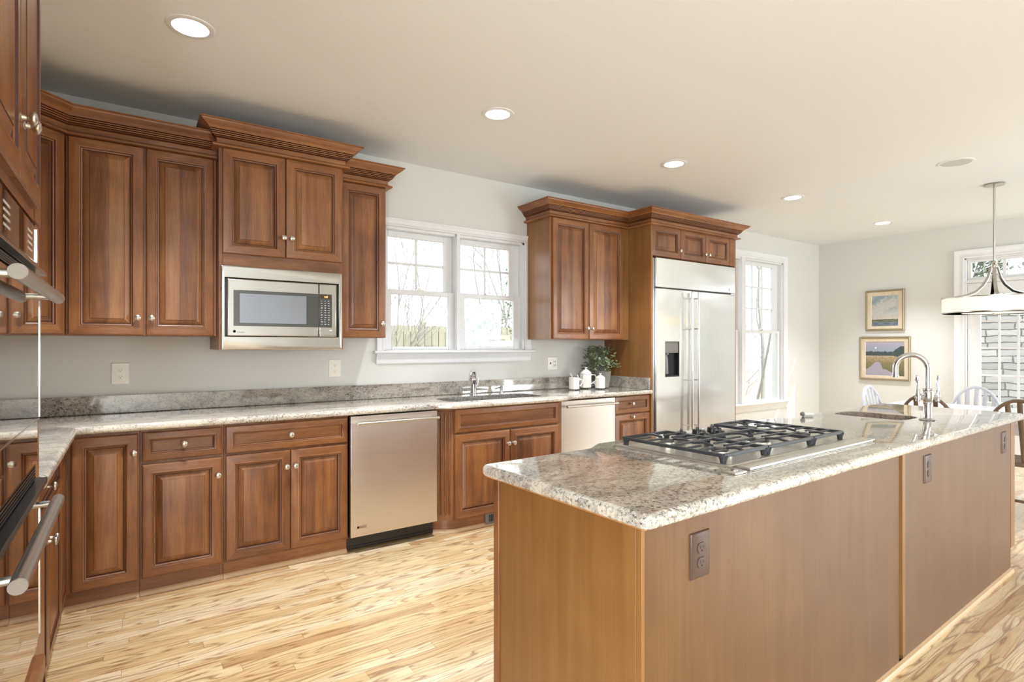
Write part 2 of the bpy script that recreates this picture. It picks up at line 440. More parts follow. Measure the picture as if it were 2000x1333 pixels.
# baseboards
bp = [(0, 0), (0.014, 0), (0.014, 0.11), (0.008, 0.125), (0.004, 0.135), (0, 0.135)]
m = MB().sweep([(5.22, YB), (XR, YB), (XR, 2.462)], bp, 0, side=1); struct('baseboard_right', m, WHITE)
m = MB().sweep([(8.0, YF), (XR, YF), (XR, 0.35)], bp, 0, side=-1); struct('baseboard_front', m, WHITE)

CASE = [(0, 0.0), (0.0, 0.016), (0.014, 0.02), (0.03, 0.014), (0.062, 0.017), (0.074, 0.024), (0.088, 0.026), (0.092, 0.02), (0.092, 0.0)]
def casing(mb, a0, a1, z0, z1, mapf, wd=0.092, bottom=False):
    """picture-frame casing round an opening; mapf(h, z, out) -> point. sides and head, mitred"""
    k = wd / 0.092
    cor = [(a0, z0, -1, 0), (a0, z1, -1, 1), (a1, z1, 1, 1), (a1, z0, 1, 0)]
    vs = []
    for h, z, dx, dz in cor:
        for o, t in CASE: vs.append(mapf(h + dx * o * k, z + dz * o * k, t))
    n = len(CASE); fs = []
    for i in range(3):
        for j in range(n - 1): fs.append((i * n + j, (i + 1) * n + j, (i + 1) * n + j + 1, i * n + j + 1))
    fs.append(tuple(range(n))); fs.append(tuple(3 * n + j for j in reversed(range(n))))
    mb.add(vs, fs)

def sash(root, name, mapf, a0, a1, z0, z1, g0, g1, gz0, gz1, o0, o1, cols, rows, mt=0.018):
    """one sash: rails/stiles between outer a0..z1 and glass g0..gz1, at depths o0..o1 behind wall face (positive = outward)"""
    def bx(mb, a, b, c, d, p, q):
        vs = [mapf(x, z, -o) for z in (c, d) for o in (p, q) for x in (a, b)]
        mb.add(vs, [(0, 2, 3, 1), (4, 5, 7, 6), (0, 1, 5, 4), (2, 6, 7, 3), (0, 4, 6, 2), (1, 3, 7, 5)])
    mb = MB()
    bx(mb, a0, g0, z0, z1, o0, o1); bx(mb, g1, a1, z0, z1, o0, o1)
    bx(mb, g0, g1, z0, gz0, o0, o1); bx(mb, g0, g1, gz1, z1, o0, o1)
    s_ = part(name, mb, WHITE, root, 0.003)
    om = (o0 + o1) / 2
    if cols > 1 or rows > 1:
        mb = MB()
        for i in range(1, cols): x = g0 + (g1 - g0) * i / cols; bx(mb, x - mt / 2, x + mt / 2, gz0, gz1, om - 0.009, om + 0.009)
        for i in range(1, rows): z = gz0 + (gz1 - gz0) * i / rows; bx(mb, g0, g1, z - mt / 2, z + mt / 2, om - 0.0085, om + 0.0085)
        part('muntin_grid', mb, WHITE, s_, 0.002)
    mb = MB(); bx(mb, g0 - 0.004, g1 + 0.004, gz0 - 0.004, gz1 + 0.004, om - 0.002, om + 0.002)
    part('pane', mb, GLASS, s_, smooth=False)
    return s_

def back_map(h, z, o): return Vector((h, YB - o, z))
def double_hung(name, x0, x1, z0, z1, mull, units, meet, cw, cols, rows, aph):
    root = structroot(name, ((x0 + x1) / 2, YB, z0))
    mb = MB(); casing(mb, x0, x1, z0, z1, back_map, cw)
    if mull: mb.box(mull[0] + 0.005, mull[1] - 0.005, YB - 0.018, YB, z0, z1)
    part('casing', mb, WHITE, root, sharp=25)
    mb = MB()   # jamb lining
    mb.box(x0, x0 + 0.022, YB, YB + WT, z0, z1); mb.box(x1 - 0.022, x1, YB, YB + WT, z0, z1)
    mb.box(x0, x1, YB, YB + WT, z1 - 0.022, z1); mb.box(x0, x1, YB, YB + WT, z0, z0 + 0.012)
    if mull: mb.box(mull[0], mull[1], YB, YB + WT, z0, z1)
    part('jamb', mb, WHITE, root, 0.002)
    mb = MB().box(x0 - cw - 0.025, x1 + cw + 0.025, YB - 0.055, YB + 0.03, z0 - 0.016, z0 + 0.006)
    part('window_sill', mb, WHITE, root, 0.006)
    ap = [(0, 0), (0.012, 0), (0.016, 0.01), (0.013, 0.03), (0.017, aph - 0.03), (0.028, aph - 0.008), (0.03, aph), (0, aph)]
    mb = MB().sweep([(x0 - cw, YB), (x1 + cw, YB)], ap, z0 - 0.016 - aph, side=1)
    part('sill_apron', mb, WHITE, root)
    for (a, b, ug0, ug1, lg0, lg1) in units:
        sash(root, 'upper_sash', back_map, a, b, meet, z1 - 0.022, ug0, ug1, meet + 0.04, z1 - 0.068, 0.062, 0.092, cols, rows)
        sash(root, 'lower_sash', back_map, a, b, z0 + 0.012, meet + 0.035, lg0, lg1, z0 + 0.035, meet - 0.003, 0.03, 0.06, 1, 1)
        mb = MB().box((a + b) / 2 - 0.03, (a + b) / 2 + 0.03, YB + 0.035, YB + 0.058, meet + 0.035, meet + 0.045)
        mb.lathe([(0.012, 0), (0.012, 0.01), (0.006, 0.014), (0, 0.014)], ((a + b) / 2, YB + 0.045, meet + 0.045), n=12)
        part('sash_lock', mb, NICKEL, root)
    return root
double_hung('window_1', 1.60, 2.925, 1.27, 2.235, (2.222, 2.262),
            [(1.622, 2.222, 1.66, 2.145, 1.675, 2.172), (2.262, 2.903, 2.305, 2.80, 2.33, 2.83)], 1.717, 0.062, 2, 2, 0.08)
double_hung('window_2', 5.33, 7.17, 0.585, 2.41, (6.22, 6.31),
            [(5.352, 6.22, 5.40, 6.165, 5.42, 6.15), (6.31, 7.148, 6.36, 7.03, 6.385, 7.095)], 1.475, 0.09, 3, 3, 0.08)

# terrace door with transom in the right wall
def right_map(h, z, o): return Vector((XR - o, h, z))
root = structroot('door_1', (XR, 1.4, 0))
mb = MB(); casing(mb, 0.45, 2.363, 0.0, 2.34, right_map, 0.10); part('casing', mb, WHITE, root, sharp=25)
mb = MB().box(XR, XR + WT, 2.345, 2.363, 0, 2.34).box(XR, XR + WT, 0.45, 0.468, 0, 2.34).box(XR, XR + WT, 0.45, 2.363, 2.322, 2.34).box(XR - 0.004, XR + WT, 0.45, 2.363, 2.045, 2.085)
part('door_frame', mb, WHITE, root, 0.003)
mb = MB().box(XR + 0.0, XR + WT, 0.45, 2.363, -0.0, 0.02); part('threshold', mb, GREYP, root)
for nm, y0, y1, g0, g1, hs in (('door_leaf', 1.41, 2.343, 1.56, 2.222, 2.349), ('door_leaf', 0.47, 1.405, 0.60, 1.26, 0.46)):
    lf = sash(root, nm, right_map, y0, y1, 0.022, 2.043, g0, g1, 0.345, 1.91, 0.02, 0.062, 4, 5, 0.02)
    for z in (0.35, 1.075, 1.8):
        mb = MB().lathe([(0.007, -0.05), (0.007, 0.05)], (XR + 0.012, hs, z), n=10); part('hinge', mb, NICKEL, lf)
tr = sash(root, 'transom_sash', right_map, 0.47, 2.343, 2.085, 2.322, 0.53, 2.305, 2.115, 2.292, 0.02, 0.06, 6, 1, 0.03)

# rear openings behind the camera: patio door, and a side door added to bring in light
def front_map(h, z, o): return Vector((h, YF + o, z))
root = structroot('door_2', (6.9, YF, 0))
mb = MB(); casing(mb, 5.9, 7.9, 0, 2.25, front_map); part('casing', mb, WHITE, root)
for i in range(2):
    a = 5.9 + i * 1.0
    sash(root, 'door_leaf', front_map, a, a + 0.998, 0.0, 2.25, a + 0.07, a + 0.928, 0.12, 2.17, 0.03, 0.07, 1, 1)
def left_map(h, z, o): return Vector((XL + o, h, z))
root = structroot('added_door_3', (XL, -1.5, 0))
mb = MB(); casing(mb, -2.4, -0.6, 0, 2.2, left_map); part('casing', mb, WHITE, root)
for i in range(2):
    a = -2.4 + i * 0.9
    sash(root, 'door_leaf', left_map, a, a + 0.898, 0.0, 2.2, a + 0.07, a + 0.828, 0.12, 2.12, 0.03, 0.07, 1, 1)

# ------------------------------------------------------------------ cabinet vocabulary
MATW = [WV, WH, WP, WG]
DOORR = [(0.0, 0.0, 'f'), (0.0, 0.015, 'f'), (0.0035, 0.020, 'f'), (0.009, 0.0215, 'f'), (0.040, 0.0225, 'f'), (0.046, 0.0245, 'f'), (0.050, 0.0235, 'f'), (0.053, 0.018, 'g'),
         (0.059, 0.0155, 'f'), (0.0605, 0.010, 'g'), (0.0635, 0.0095, 'g'), (0.068, 0.0125, 'p'), (0.088, 0.0195, 'p'), (0.0895, 0.0215, 'g'), (0.092, 0.022, 'p')]
DRAWR = [(0.0, 0.0, 'f'), (0.0, 0.015, 'f'), (0.0035, 0.020, 'f'), (0.008, 0.0215, 'f'), (0.028, 0.0225, 'f'), (0.034, 0.0245, 'f'), (0.038, 0.0235, 'f'), (0.041, 0.017, 'g'),
         (0.046, 0.0145, 'f'), (0.0475, 0.011, 'g'), (0.050, 0.011, 'p')]
def door(name, root, P, u, n, w, h, drawer=False, knob=None, kz=0.0, rings=None):
    v = (0, 0, 1)
    mb = MB().panel(P, u, v, n, w, h, rings or (DRAWR if drawer else DOORR),
                    {'f': (1, 0), 'g': (3, 3), 'p': ((1, 1) if drawer else (2, 2)), 'c': ((1, 1) if drawer else (2, 2))})
    o = part(name, mb, MATW, root, sharp=20)
    if knob is not None:
        add_knob(o, Vector(P) + Vector(u) * knob + Vector((0, 0, kz)) + Vector(n) * 0.0225, n)
    return o
KNOB = [(0.0095, 0), (0.0095, 0.002), (0.006, 0.004), (0.005, 0.012), (0.008, 0.015), (0.0145, 0.019), (0.0165, 0.024), (0.0155, 0.028), (0.010, 0.0315), (0.004, 0.033), (0, 0.033)]
def add_knob(parent, p, n):
    part('knob', MB().lathe(KNOB, p, n, 20), NICKEL, parent)
CROWN = [(0.0, 0.0), (0.022, 0.0), (0.034, 0.004), (0.037, 0.010), (0.034, 0.017), (0.024, 0.021), (0.016, 0.024), (0.012, 0.027), (0.012, 0.052), (0.018, 0.053), (0.026, 0.058), (0.026, 0.060), (0.036, 0.065),
         (0.038, 0.069), (0.034, 0.071), (0.042, 0.074), (0.044, 0.078), (0.040, 0.080), (0.048, 0.083), (0.050, 0.087), (0.046, 0.089), (0.054, 0.092), (0.060, 0.100), (0.071, 0.109), (0.084, 0.115), (0.094, 0.123), (0.097, 0.131), (0.104, 0.133), (0.104, 0.139), (0.0, 0.139)]
CSEG = {6: 1, 9: 1, 11: 1, 14: 1, 17: 1, 20: 1}
FACE_U = 3.712     # upper cabinet face plane
FACE_B = 3.470     # base cabinet face plane
GP = 0.0015
NB = (0, -1, 0)    # facing the room from the back wall
UB = (1, 0, 0)

def body_box(root, x0, x1, y0, y1, z0, z1, name='cabinet_body', mat=None):
    return part(name, MB().box(x0, x1, y0, y1, z0, z1), mat or WS, root, 0.0015)

# --- diagonal corner wall cabinet
root = thing('corner_wall_cabinet', (-0.6, 3.8, 1.37), 'tall cherry corner wall cabinet set diagonally beside the oven tower', 'cabinet')
m = MB().prism([(-0.873, 3.432), (-0.555, 3.432), (-0.275, 3.712), (-0.275, 4.043), (-0.873, 4.043)], 1.367, 2.415)
part('cabinet_body', m, WV, root, 0.0015)
q = math.sqrt(0.5)
door('cabinet_door', root, (-0.555 + 0.012 * q, 3.432 + 0.012 * q, 1.37), (q, q, 0), (q, -q, 0), 0.366, 1.04, knob=0.03, kz=0.095)
part('crown_moulding', MB().sweep([(-0.873, 3.432), (-0.555, 3.432), (-0.277, 3.710)], CROWN, 2.412, side=1, seg=CSEG), [WH, WG], root, sharp=30)

# --- two-door wall cabinet
root = thing('wall_cabinet', (0.075, 3.88, 1.37), 'tall two-door cherry wall cabinet between the corner cabinet and the microwave', 'cabinet')
body_box(root, -0.272, 0.428, FACE_U, 4.043, 1.367, 2.415, mat=WV)
door('cabinet_door', root, (-0.260, FACE_U, 1.37), UB, NB, 0.328, 1.04, knob=0.300, kz=0.095)
door('cabinet_door', root, (0.080, FACE_U, 1.37), UB, NB, 0.333, 1.04, knob=0.024, kz=0.095)
part('crown_moulding', MB().sweep([(-0.277, 3.712), (0.429, 3.712)], CROWN, 2.412, side=1, seg=CSEG), [WH, WG], root, sharp=30)

# --- microwave cabinet
root = thing('microwave_cabinet', (0.79, 3.83, 1.29), 'raised two-door cherry wall cabinet holding the built-in microwave', 'cabinet')
m = MB().box(0.430, 0.452, 3.622, 4.043, 1.288, 2.47).box(1.133, 1.155, 3.622, 4.043, 1.288, 2.47).box(0.452, 1.133, 3.622, 4.043, 1.83, 2.47)
m.box(0.452, 1.133, 3.622, 4.043, 1.288, 1.306).box(0.452, 1.133, 4.02, 4.043, 1.306, 1.83)
part('cabinet_body', m, WV, root, 0.0015)
m = MB().box(0.452, 1.133, 3.620, 3.64, 1.775, 1.852); part('face_rail', m, WH, root)
door('cabinet_door', root, (0.448, 3.622, 1.852), UB, NB, 0.345, 0.612, knob=0.332, kz=0.12)
door('cabinet_door', root, (0.797, 3.622, 1.852), UB, NB, 0.345, 0.612, knob=0.030, kz=0.12)
part('crown_moulding', MB().sweep([(0.430, 4.043), (0.430, 3.622), (1.155, 3.622), (1.155, 4.043)], CROWN, 2.465, side=1, seg=CSEG), [WH, WG], root, sharp=30)

# --- narrow wall cabinet
root = thing('wall_cabinet', (1.32, 3.88, 1.37), 'narrow single-door cherry wall cabinet right of the microwave', 'cabinet')
body_box(root, 1.157, 1.484, FACE_U, 4.043, 1.367, 2.415, mat=WV)
door('cabinet_door', root, (1.160, FACE_U, 1.37), UB, NB, 0.316, 1.04, knob=0.287, kz=0.095)
part('crown_moulding', MB().sweep([(1.156, 3.712), (1.484, 3.712), (1.484, 4.043)], CROWN, 2.412, side=1, seg=CSEG), [WH, WG], root, sharp=30)

# --- right wall cabinet
root = thing('wall_cabinet', (3.4, 3.88, 1.37), 'two-door cherry wall cabinet between the sink window and the refrigerator', 'cabinet')
body_box(root, 2.952, 3.908, FACE_U, 4.043, 1.367, 2.415)
door('cabinet_door', root, (2.972, FACE_U, 1.37), UB, NB, 0.411, 1.04, knob=0.385, kz=0.095)
door('cabinet_door', root, (3.388, FACE_U, 1.37), UB, NB, 0.424, 1.04, knob=0.024, kz=0.095)
part('crown_moulding', MB().sweep([(2.952, 4.043), (2.952, 3.712), (3.909, 3.712)], CROWN, 2.412, side=1, seg=CSEG), [WH, WG], root, sharp=30)

# --- refrigerator surround
root = thing('refrigerator_cabinet', (4.55, 3.75, 0.0), 'cherry refrigerator surround with full-height side panel and three small doors on top', 'cabinet')
part('side_panel', MB().box(3.910, 3.932, 3.44, 4.043, 0.0, 2.425), WS, root, 0.0015)
part('side_panel', MB().box(5.182, 5.204, 3.44, 4.043, 0.0, 2.425), WS, root, 0.0015)
part('cabinet_body', MB().box(3.932, 5.182, 3.46, 4.043, 2.135, 2.425), WV, root)
R3 = [(i * 0.9 if d else i, d, k) for i, d, k in DOORR]
for x0, x1, kx in ((3.916, 4.325, 0.384), (4.331, 4.705, 0.348), (4.711, 5.10, 0.028)):
    door('cabinet_door', root, (x0, 3.46, 2.137), UB, NB, x1 - x0, 0.283, knob=kx, kz=0.075)
part('face_stile', MB().box(5.103, 5.182, 3.44, 3.462, 2.135, 2.425), WV, root)
part('crown_moulding', MB().sweep([(3.910, 3.710), (3.910, 3.44), (5.204, 3.44), (5.204, 4.043)], CROWN, 2.414, side=1, seg=CSEG), [WH, WG], root, sharp=30)

# --- base cabinets on the back wall
SHOE = [(0, 0), (0.014, 0), (0.013, 0.010), (0.009, 0.018), (0, 0.024)]
def base_parts(root, x0, x1, yf=FACE_B, ttop=0.875, toe=3.502, yback=4.043):
    part('cabinet_body', MB().box(x0, x1, yf, yback, 0.095, ttop), WV, root, 0.001)
    part('toe_board', MB().box(x0, x1, toe, toe + 0.02, 0.0, 0.098), WH, root)
    part('shoe_moulding', MB().sweep([(x0, toe), (x1, toe)], SHOE, 0, side=1), WL, root)
root = thing('corner_base_cabinet', (-0.5, 3.7, 0.0), 'cherry corner base cabinet with folding full-height doors under the L of the counter', 'cabinet')
part('cabinet_body', MB().prism([(-0.873, 3.125), (-0.268, 3.125), (-0.268, 3.470), (0.046, 3.470), (0.046, 4.043), (-0.873, 4.043)], 0.095, 0.875), WV, root)
part('toe_board', MB().prism([(-0.300, 3.125), (-0.300, 3.502), (0.046, 3.502), (0.046, 3.522), (-0.32, 3.522), (-0.32, 3.125)], 0.0, 0.098), WH, root)
part('shoe_moulding', MB().sweep([(-0.300, 3.125), (-0.300, 3.502), (0.046, 3.502)], SHOE, 0, side=1), WL, root)
door('cabinet_door', root, (-0.232, FACE_B, 0.103), UB, NB, 0.272, 0.753, knob=0.252, kz=0.66)
door('cabinet_door', root, (-0.268, 3.128, 0.103), (0, 1, 0), (1, 0, 0), 0.300, 0.753)
root = thing('base_cabinet', (0.24, 3.75, 0.0), 'cherry base cabinet with one drawer over one door, nearest the corner', 'cabinet')
base_parts(root, 0.048, 0.436)
door('cabinet_drawer', root, (0.056, FACE_B, 0.710), UB, NB, 0.371, 0.150, drawer=True, knob=0.187, kz=0.079)
door('cabinet_door', root, (0.056, FACE_B, 0.105), UB, NB, 0.371, 0.588, knob=0.348, kz=0.495)
root = thing('base_cabinet', (0.79, 3.75, 0.0), 'wide cherry base cabinet with one drawer over two doors, left of the first dishwasher', 'cabinet')
base_parts(root, 0.438, 1.137)
door('cabinet_drawer', root, (0.445, FACE_B, 0.708), UB, NB, 0.686, 0.152, drawer=True, knob=0.343, kz=0.080)
door('cabinet_door', root, (0.445, FACE_B, 0.107), UB, NB, 0.342, 0.588, knob=0.318, kz=0.495)
door('cabinet_door', root, (0.790, FACE_B, 0.107), UB, NB, 0.341, 0.588, knob=0.022, kz=0.495)
# sink base, bumped forward with a fluted angled pilaster
root = thing('sink_base_cabinet', (2.3, 3.7, 0.0), 'cherry sink base cabinet bumped forward, with a wide false drawer and fluted corner', 'cabinet')
YS = 3.405
part('cabinet_body', MB().prism([(1.752, 3.49), (1.850, YS), (2.826, YS), (2.826, 4.043), (1.752, 4.043)], 0.095, 0.70), WV, root, 0.001)
part('front_rail', MB().prism([(1.752, 3.49), (1.850, YS), (2.826, YS), (2.826, YS + 0.02), (1.858, YS + 0.02), (1.752, 3.515)], 0.70, 0.875), WV, root)
m = MB()
d = Vector((0.098, -0.085, 0)); L_ = d.length; d.normalize(); nn = Vector((d.y, -d.x, 0))
for i in range(4):
    c = Vector((1.752, 3.49, 0.49)) + d * (L_ * (0.2 + 0.2 * i)) + nn * 0.0
    m.tube([c + Vector((0, 0, -0.36)), c + Vector((0, 0, -0.34)), c + Vector((0, 0, 0.34)), c + Vector((0, 0, 0.36))], [0.002, 0.009, 0.009, 0.002], 10)
part('fluted_pilaster', m, WV, root)
part('toe_board', MB().prism([(1.752, 3.525), (1.760, 3.515), (1.868, 3.440), (2.826, 3.440), (2.826, 3.46), (1.875, 3.46), (1.765, 3.54)], 0.0, 0.098), WH, root)
part('shoe_moulding', MB().sweep([(1.757, 3.519), (1.868, 3.440), (2.826, 3.440)], SHOE, 0, side=1), WL, root)
door('false_drawer', root, (1.858, YS, 0.705), UB, NB, 0.925, 0.163, drawer=True)
door('cabinet_door', root, (1.858, YS, 0.105), UB, NB, 0.460, 0.588, knob=0.436, kz=0.492)
door('cabinet_door', root, (2.324, YS, 0.105), UB, NB, 0.459, 0.588, knob=0.020, kz=0.492)
root = thing('drawer_base_cabinet', (3.69, 3.75, 0.0), 'narrow cherry base cabinet with a drawer over a door, against the refrigerator panel', 'cabinet')
base_parts(root, 3.448, 3.908)
door('cabinet_drawer', root, (3.466, FACE_B, 0.716), UB, NB, 0.438, 0.150, drawer=True, knob=0.2, kz=0.085)
door('cabinet_door', root, (3.466, FACE_B, 0.105), UB, NB, 0.438, 0.602, knob=0.205, kz=0.578)
# floor register in the toe board
root = thing('toe_kick_vent', (2.19, 3.43, 0.05), 'small grey metal air vent in the toe board of the sink cabinet', 'vent')
part('vent_frame', MB().box(2.13, 2.42, 3.427, 3.438, 0.006, 0.094), GREYP, root, 0.002)
m = MB()
for i in range(17): m.box(2.162 + i * 0.014, 2.169 + i * 0.014, 3.4245, 3.4262, 0.028, 0.078)
part('vent_slot', m, SLOT, root)

# --- left run base cabinet (mostly hidden by the oven tower)
root = thing('base_cabinet', (-0.55, 2.65, 0.0), 'cherry base cabinet between the oven tower and the corner, seen edge-on', 'cabinet')
part('cabinet_body', MB().box(-0.873, -0.268, 2.185, 3.122, 0.095, 0.875), WV, root)
part('toe_board', MB().box(-0.32, -0.300, 2.185, 3.122, 0.0, 0.098), WH, root)
part('shoe_moulding', MB().sweep([(-0.300, 2.185), (-0.300, 3.122)], SHOE, 0, side=1), WL, root)
UL, NL = (0, 1, 0), (1, 0, 0)
door('cabinet_drawer', root, (-0.268, 2.20, 0.708), UL, NL, 0.912, 0.152, drawer=True, knob=0.40, kz=0.095)
door('cabinet_door', root, (-0.268, 2.20, 0.107), UL, NL, 0.454, 0.588, knob=0.43, kz=0.488)
door('cabinet_door', root, (-0.268, 2.658, 0.107), UL, NL, 0.454, 0.588, knob=0.024, kz=0.488)

# ------------------------------------------------------------------ oven tower
TX = -0.222
root = thing('oven_tower_cabinet', (-0.55, 1.74, 0.0), 'full-height cherry oven tower cabinet at the left edge, with two upper doors', 'cabinet')
m = MB().box(-0.873, TX, 1.28, 1.305, 0.1, CH - 0.003).box(-0.873, TX, 2.155, 2.18, 0.1, CH - 0.003)
m.box(-0.873, TX, 1.305, 2.155, 1.665, CH - 0.003).box(-0.873, TX, 1.305, 2.155, 0.1, 0.435).box(-0.873, -0.86, 1.305, 2.155, 0.435, 1.665)
part('cabinet_body', m, WV, root, 0.0015)
part('face_stile', MB().box(TX - 0.02, TX, 2.105, 2.155, 0.435, 1.665), WV, root)
part('toe_board', MB().box(-0.30, -0.28, 1.28, 2.18, 0.0, 0.1), WH, root)
door('cabinet_door', root, (TX, 1.318, 1.69), UL, NL, 0.345, 0.995, knob=0.318, kz=0.13)
door('cabinet_door', root, (TX, 1.668, 1.69), UL, NL, 0.345, 0.995, knob=0.026, kz=0.13)
door('cabinet_drawer', root, (TX, 1.318, 0.13), UL, NL, 0.80, 0.28, drawer=True, knob=0.40, kz=0.14)
part('face_stile', MB().box(TX, TX + 0.004, 2.06, 2.18, 1.665, 2.742), WV, root)
root = thing('double_wall_oven', (-0.5, 1.71, 0.44), 'black glass double wall oven with steel bar handles in the tower', 'oven')
part('oven_body', MB().box(-0.80, TX - 0.004, 1.335, 2.095, 0.45, 1.66), BLACK, root)
part('frame_trim', MB().box(TX - 0.02, TX + 0.005, 1.335, 2.102, 0.45, 0.492).box(TX - 0.004, TX + 0.004, 2.062, 2.102, 0.492, 1.655), BGLASS, root, 0.001)
m = MB().box(TX - 0.004, TX + 0.006, 1.34, 2.05, 1.545, 1.645)
cp = part('control_panel', m, BGLASS, root, 0.001)
PRN = plain('pale_print', rgb(220, 214, 206), 0.6)
for yk in (1.56, 1.90):
    m = MB()
    for i in range(6):
        for j in range(4):
            m.box(TX + 0.0062, TX + 0.0067, yk + i * 0.014, yk + 0.009 + i * 0.014, 1.565 + j * 0.016, 1.571 + j * 0.016)
    part('keypad_marks', m, PRN, cp)
part('edge_strip', MB().box(TX - 0.003, TX + 0.010, 2.050, 2.060, 1.545, 1.64), CHROME, root, 0.001)
part('vent_lip', MB().prism([(TX, 1.34), (TX + 0.028, 1.345), (TX + 0.028, 2.088), (TX, 2.095)], 1.512, 1.520), STEEL, root, 0.001)
m = MB()
for i in range(4): m.box(TX - 0.01, TX + 0.012 - i * 0.002, 1.345, 2.04, 1.484 + i * 0.007, 1.488 + i * 0.007)
part('vent_grille', m, BLACK, root)
dr = part('oven_door', MB().box(TX - 0.004, TX + 0.014, 1.342, 2.048, 1.108, 1.478), BGLASS, root, 0.001)
part('edge_strip', MB().box(TX - 0.003, TX + 0.0165, 2.0485, 2.060, 1.110, 1.476), CHROME, dr, 0.001)
part('door_bottom_trim', MB().box(TX - 0.003, TX + 0.015, 1.342, 2.05, 1.104, 1.1085), STEEL, dr)
CAPM = plain('satin_end_cap', rgb(140, 132, 124), 0.6, 0.6)
def oven_handle(parent, z):
    xh = -0.168
    h = part('handle', MB().tube([(xh, 1.355, z), (xh, 2.065, z)], 0.0155, 24), BRUSH, parent, 0.002)
    for y0_, y1_ in ((1.353, 1.3549), (2.0651, 2.067)):
        part('end_cap', MB().tube([(xh, y0_, z), (xh, y1_, z)], 0.0148, 24), CAPM, h)
    for y in (1.40, 2.02):
        part('handle_post', MB().tube([(TX + 0.006, y, z), (xh, y, z)], 0.0085, 14), BRUSH, h)
oven_handle(dr, 1.448)
part('lower_panel', MB().box(TX - 0.004, TX + 0.010, 1.342, 2.052, 0.985, 1.100), BGLASS, root, 0.001)
part('vent_lip', MB().prism([(TX, 1.34), (TX + 0.028, 1.345), (TX + 0.028, 2.088), (TX, 2.095)], 0.915, 0.932), BLACK, root, 0.001)
m = MB()
for i in range(5): m.box(TX - 0.01, TX + 0.006, 1.345, 2.05, 0.938 + i * 0.009, 0.943 + i * 0.009)
part('vent_grille', m, BLACK, root)
dr = part('oven_door', MB().box(TX - 0.004, TX + 0.014, 1.342, 2.048, 0.495, 0.905), BGLASS, root, 0.001)
part('edge_strip', MB().box(TX - 0.003, TX + 0.0165, 2.0485, 2.060, 0.497, 0.858), CHROME, dr, 0.001)
oven_handle(dr, 0.868)

# ------------------------------------------------------------------ counters
def fillet(poly, radii, seg=6):
    out = []; n = len(poly)
    for i in range(n):
        p = Vector(poly[i]); a = Vector(poly[i - 1]); b = Vector(poly[(i + 1) % n]); r = radii[i]
        if r <= 0: out.append(p); continue
        d1 = (a - p).normalized(); d2 = (b - p).normalized()
        ang = d1.angle(d2); t = r / math.tan(ang / 2); t = min(t, (a - p).length * 0.49, (b - p).length * 0.49)
        s0 = p + d1 * t; s1 = p + d2 * t
        for k in range(seg + 1):
            u = k / seg
            out.append((1 - u) ** 2 * s0 + 2 * u * (1 - u) * p + u * u * s1)
    return out
def offset_loop(P, o):
    res = []; n = len(P)
    for i in range(n):
        d1 = (P[i] - P[i - 1]).normalized(); d2 = (P[(i + 1) % n] - P[i]).normalized()
        n1 = Vector((-d1.y, d1.x)); n2 = Vector((-d2.y, d2.x)); mn = n1 + n2
        mn = mn / max(0.35, mn.dot(n1)); res.append(P[i] + mn * o)
    return res
def slab(name, outer, holes, z1, th, mat, parent, local=False, r=0.016):
    """outer CCW loop; bullnosed slab with holes"""
    bm = bmesh.new()
    prof = [(r, 0.0)] + [(r * (1 - math.sin(a)), -r * (1 - math.cos(a))) for a in [math.pi / 2 * k / 5 for k in range(1, 6)]]
    prof += [(0.0, -(th - r * 0.8))] + [(r * 0.8 * (1 - math.cos(a)), -(th - r * 0.8) - r * 0.8 * math.sin(a)) for a in [math.pi / 2 * k / 4 for k in range(1, 5)]]
    loops = []; hf = []
    for ins, dz in prof:
        loops.append([bm.verts.new((p.x, p.y, z1 + dz)) for p in offset_loop(outer, ins)])
    n = len(outer)
    for a, b in zip(loops[:-1], loops[1:]):
        for i in range(n): bm.faces.new((a[i], b[i], b[(i + 1) % n], a[(i + 1) % n]))
    tops = []; bots = []
    for i in range(n):
        tops.append(bm.edges.get((loops[0][i], loops[0][(i + 1) % n]))); bots.append(bm.edges.get((loops[-1][i], loops[-1][(i + 1) % n])))
    for h in holes:
        hl = [[bm.verts.new((p.x, p.y, z)) for p in h2] for h2, z in ((offset_loop(h, -0.003), z1), (h, z1 - 0.003), (h, z1 - th))]
        k = len(h)
        for a, b in zip(hl[:-1], hl[1:]):
            for i in range(k): hf.append(bm.faces.new((a[i], a[(i + 1) % k], b[(i + 1) % k], b[i])))
        for i in range(k):
            tops.append(bm.edges.get((hl[0][i], hl[0][(i + 1) % k]))); bots.append(bm.edges.get((hl[-1][i], hl[-1][(i + 1) % k])))
    bmesh.ops.triangle_fill(bm, use_beauty=True, use_dissolve=False, edges=tops)
    bmesh.ops.triangle_fill(bm, use_beauty=True, use_dissolve=False, edges=bots)
    for f_ in hf: f_.material_index = 1
    bmesh.ops.recalc_face_normals(bm, faces=bm.faces)
    off = Vector((0, 0, 0)) if local else origin_of(parent)
    bmesh.ops.translate(bm, vec=-off, verts=bm.verts)
    me = bpy.data.meshes.new(name); bm.to_mesh(me); bm.free(); me.materials.append(mat); me.materials.append(GRAN3)
    me.polygons.foreach_set('use_smooth', [True] * len(me.polygons)); me.set_sharp_from_angle(angle=R(35))
    o = bpy.data.objects.new(name, me); COL.objects.link(o); o.parent = parent; ORG[o.name] = origin_of(parent)
    return o
def rrect(x0, x1, y0, y1, r, seg=6, ccw=True):
    p = fillet([(x0, y0), (x1, y0), (x1, y1), (x0, y1)], [r] * 4, seg)
    return p
root = thing('perimeter_countertop', (0.5, 3.7, 0.876), 'speckled cream and grey granite L-shaped countertop along the back wall', 'countertop')
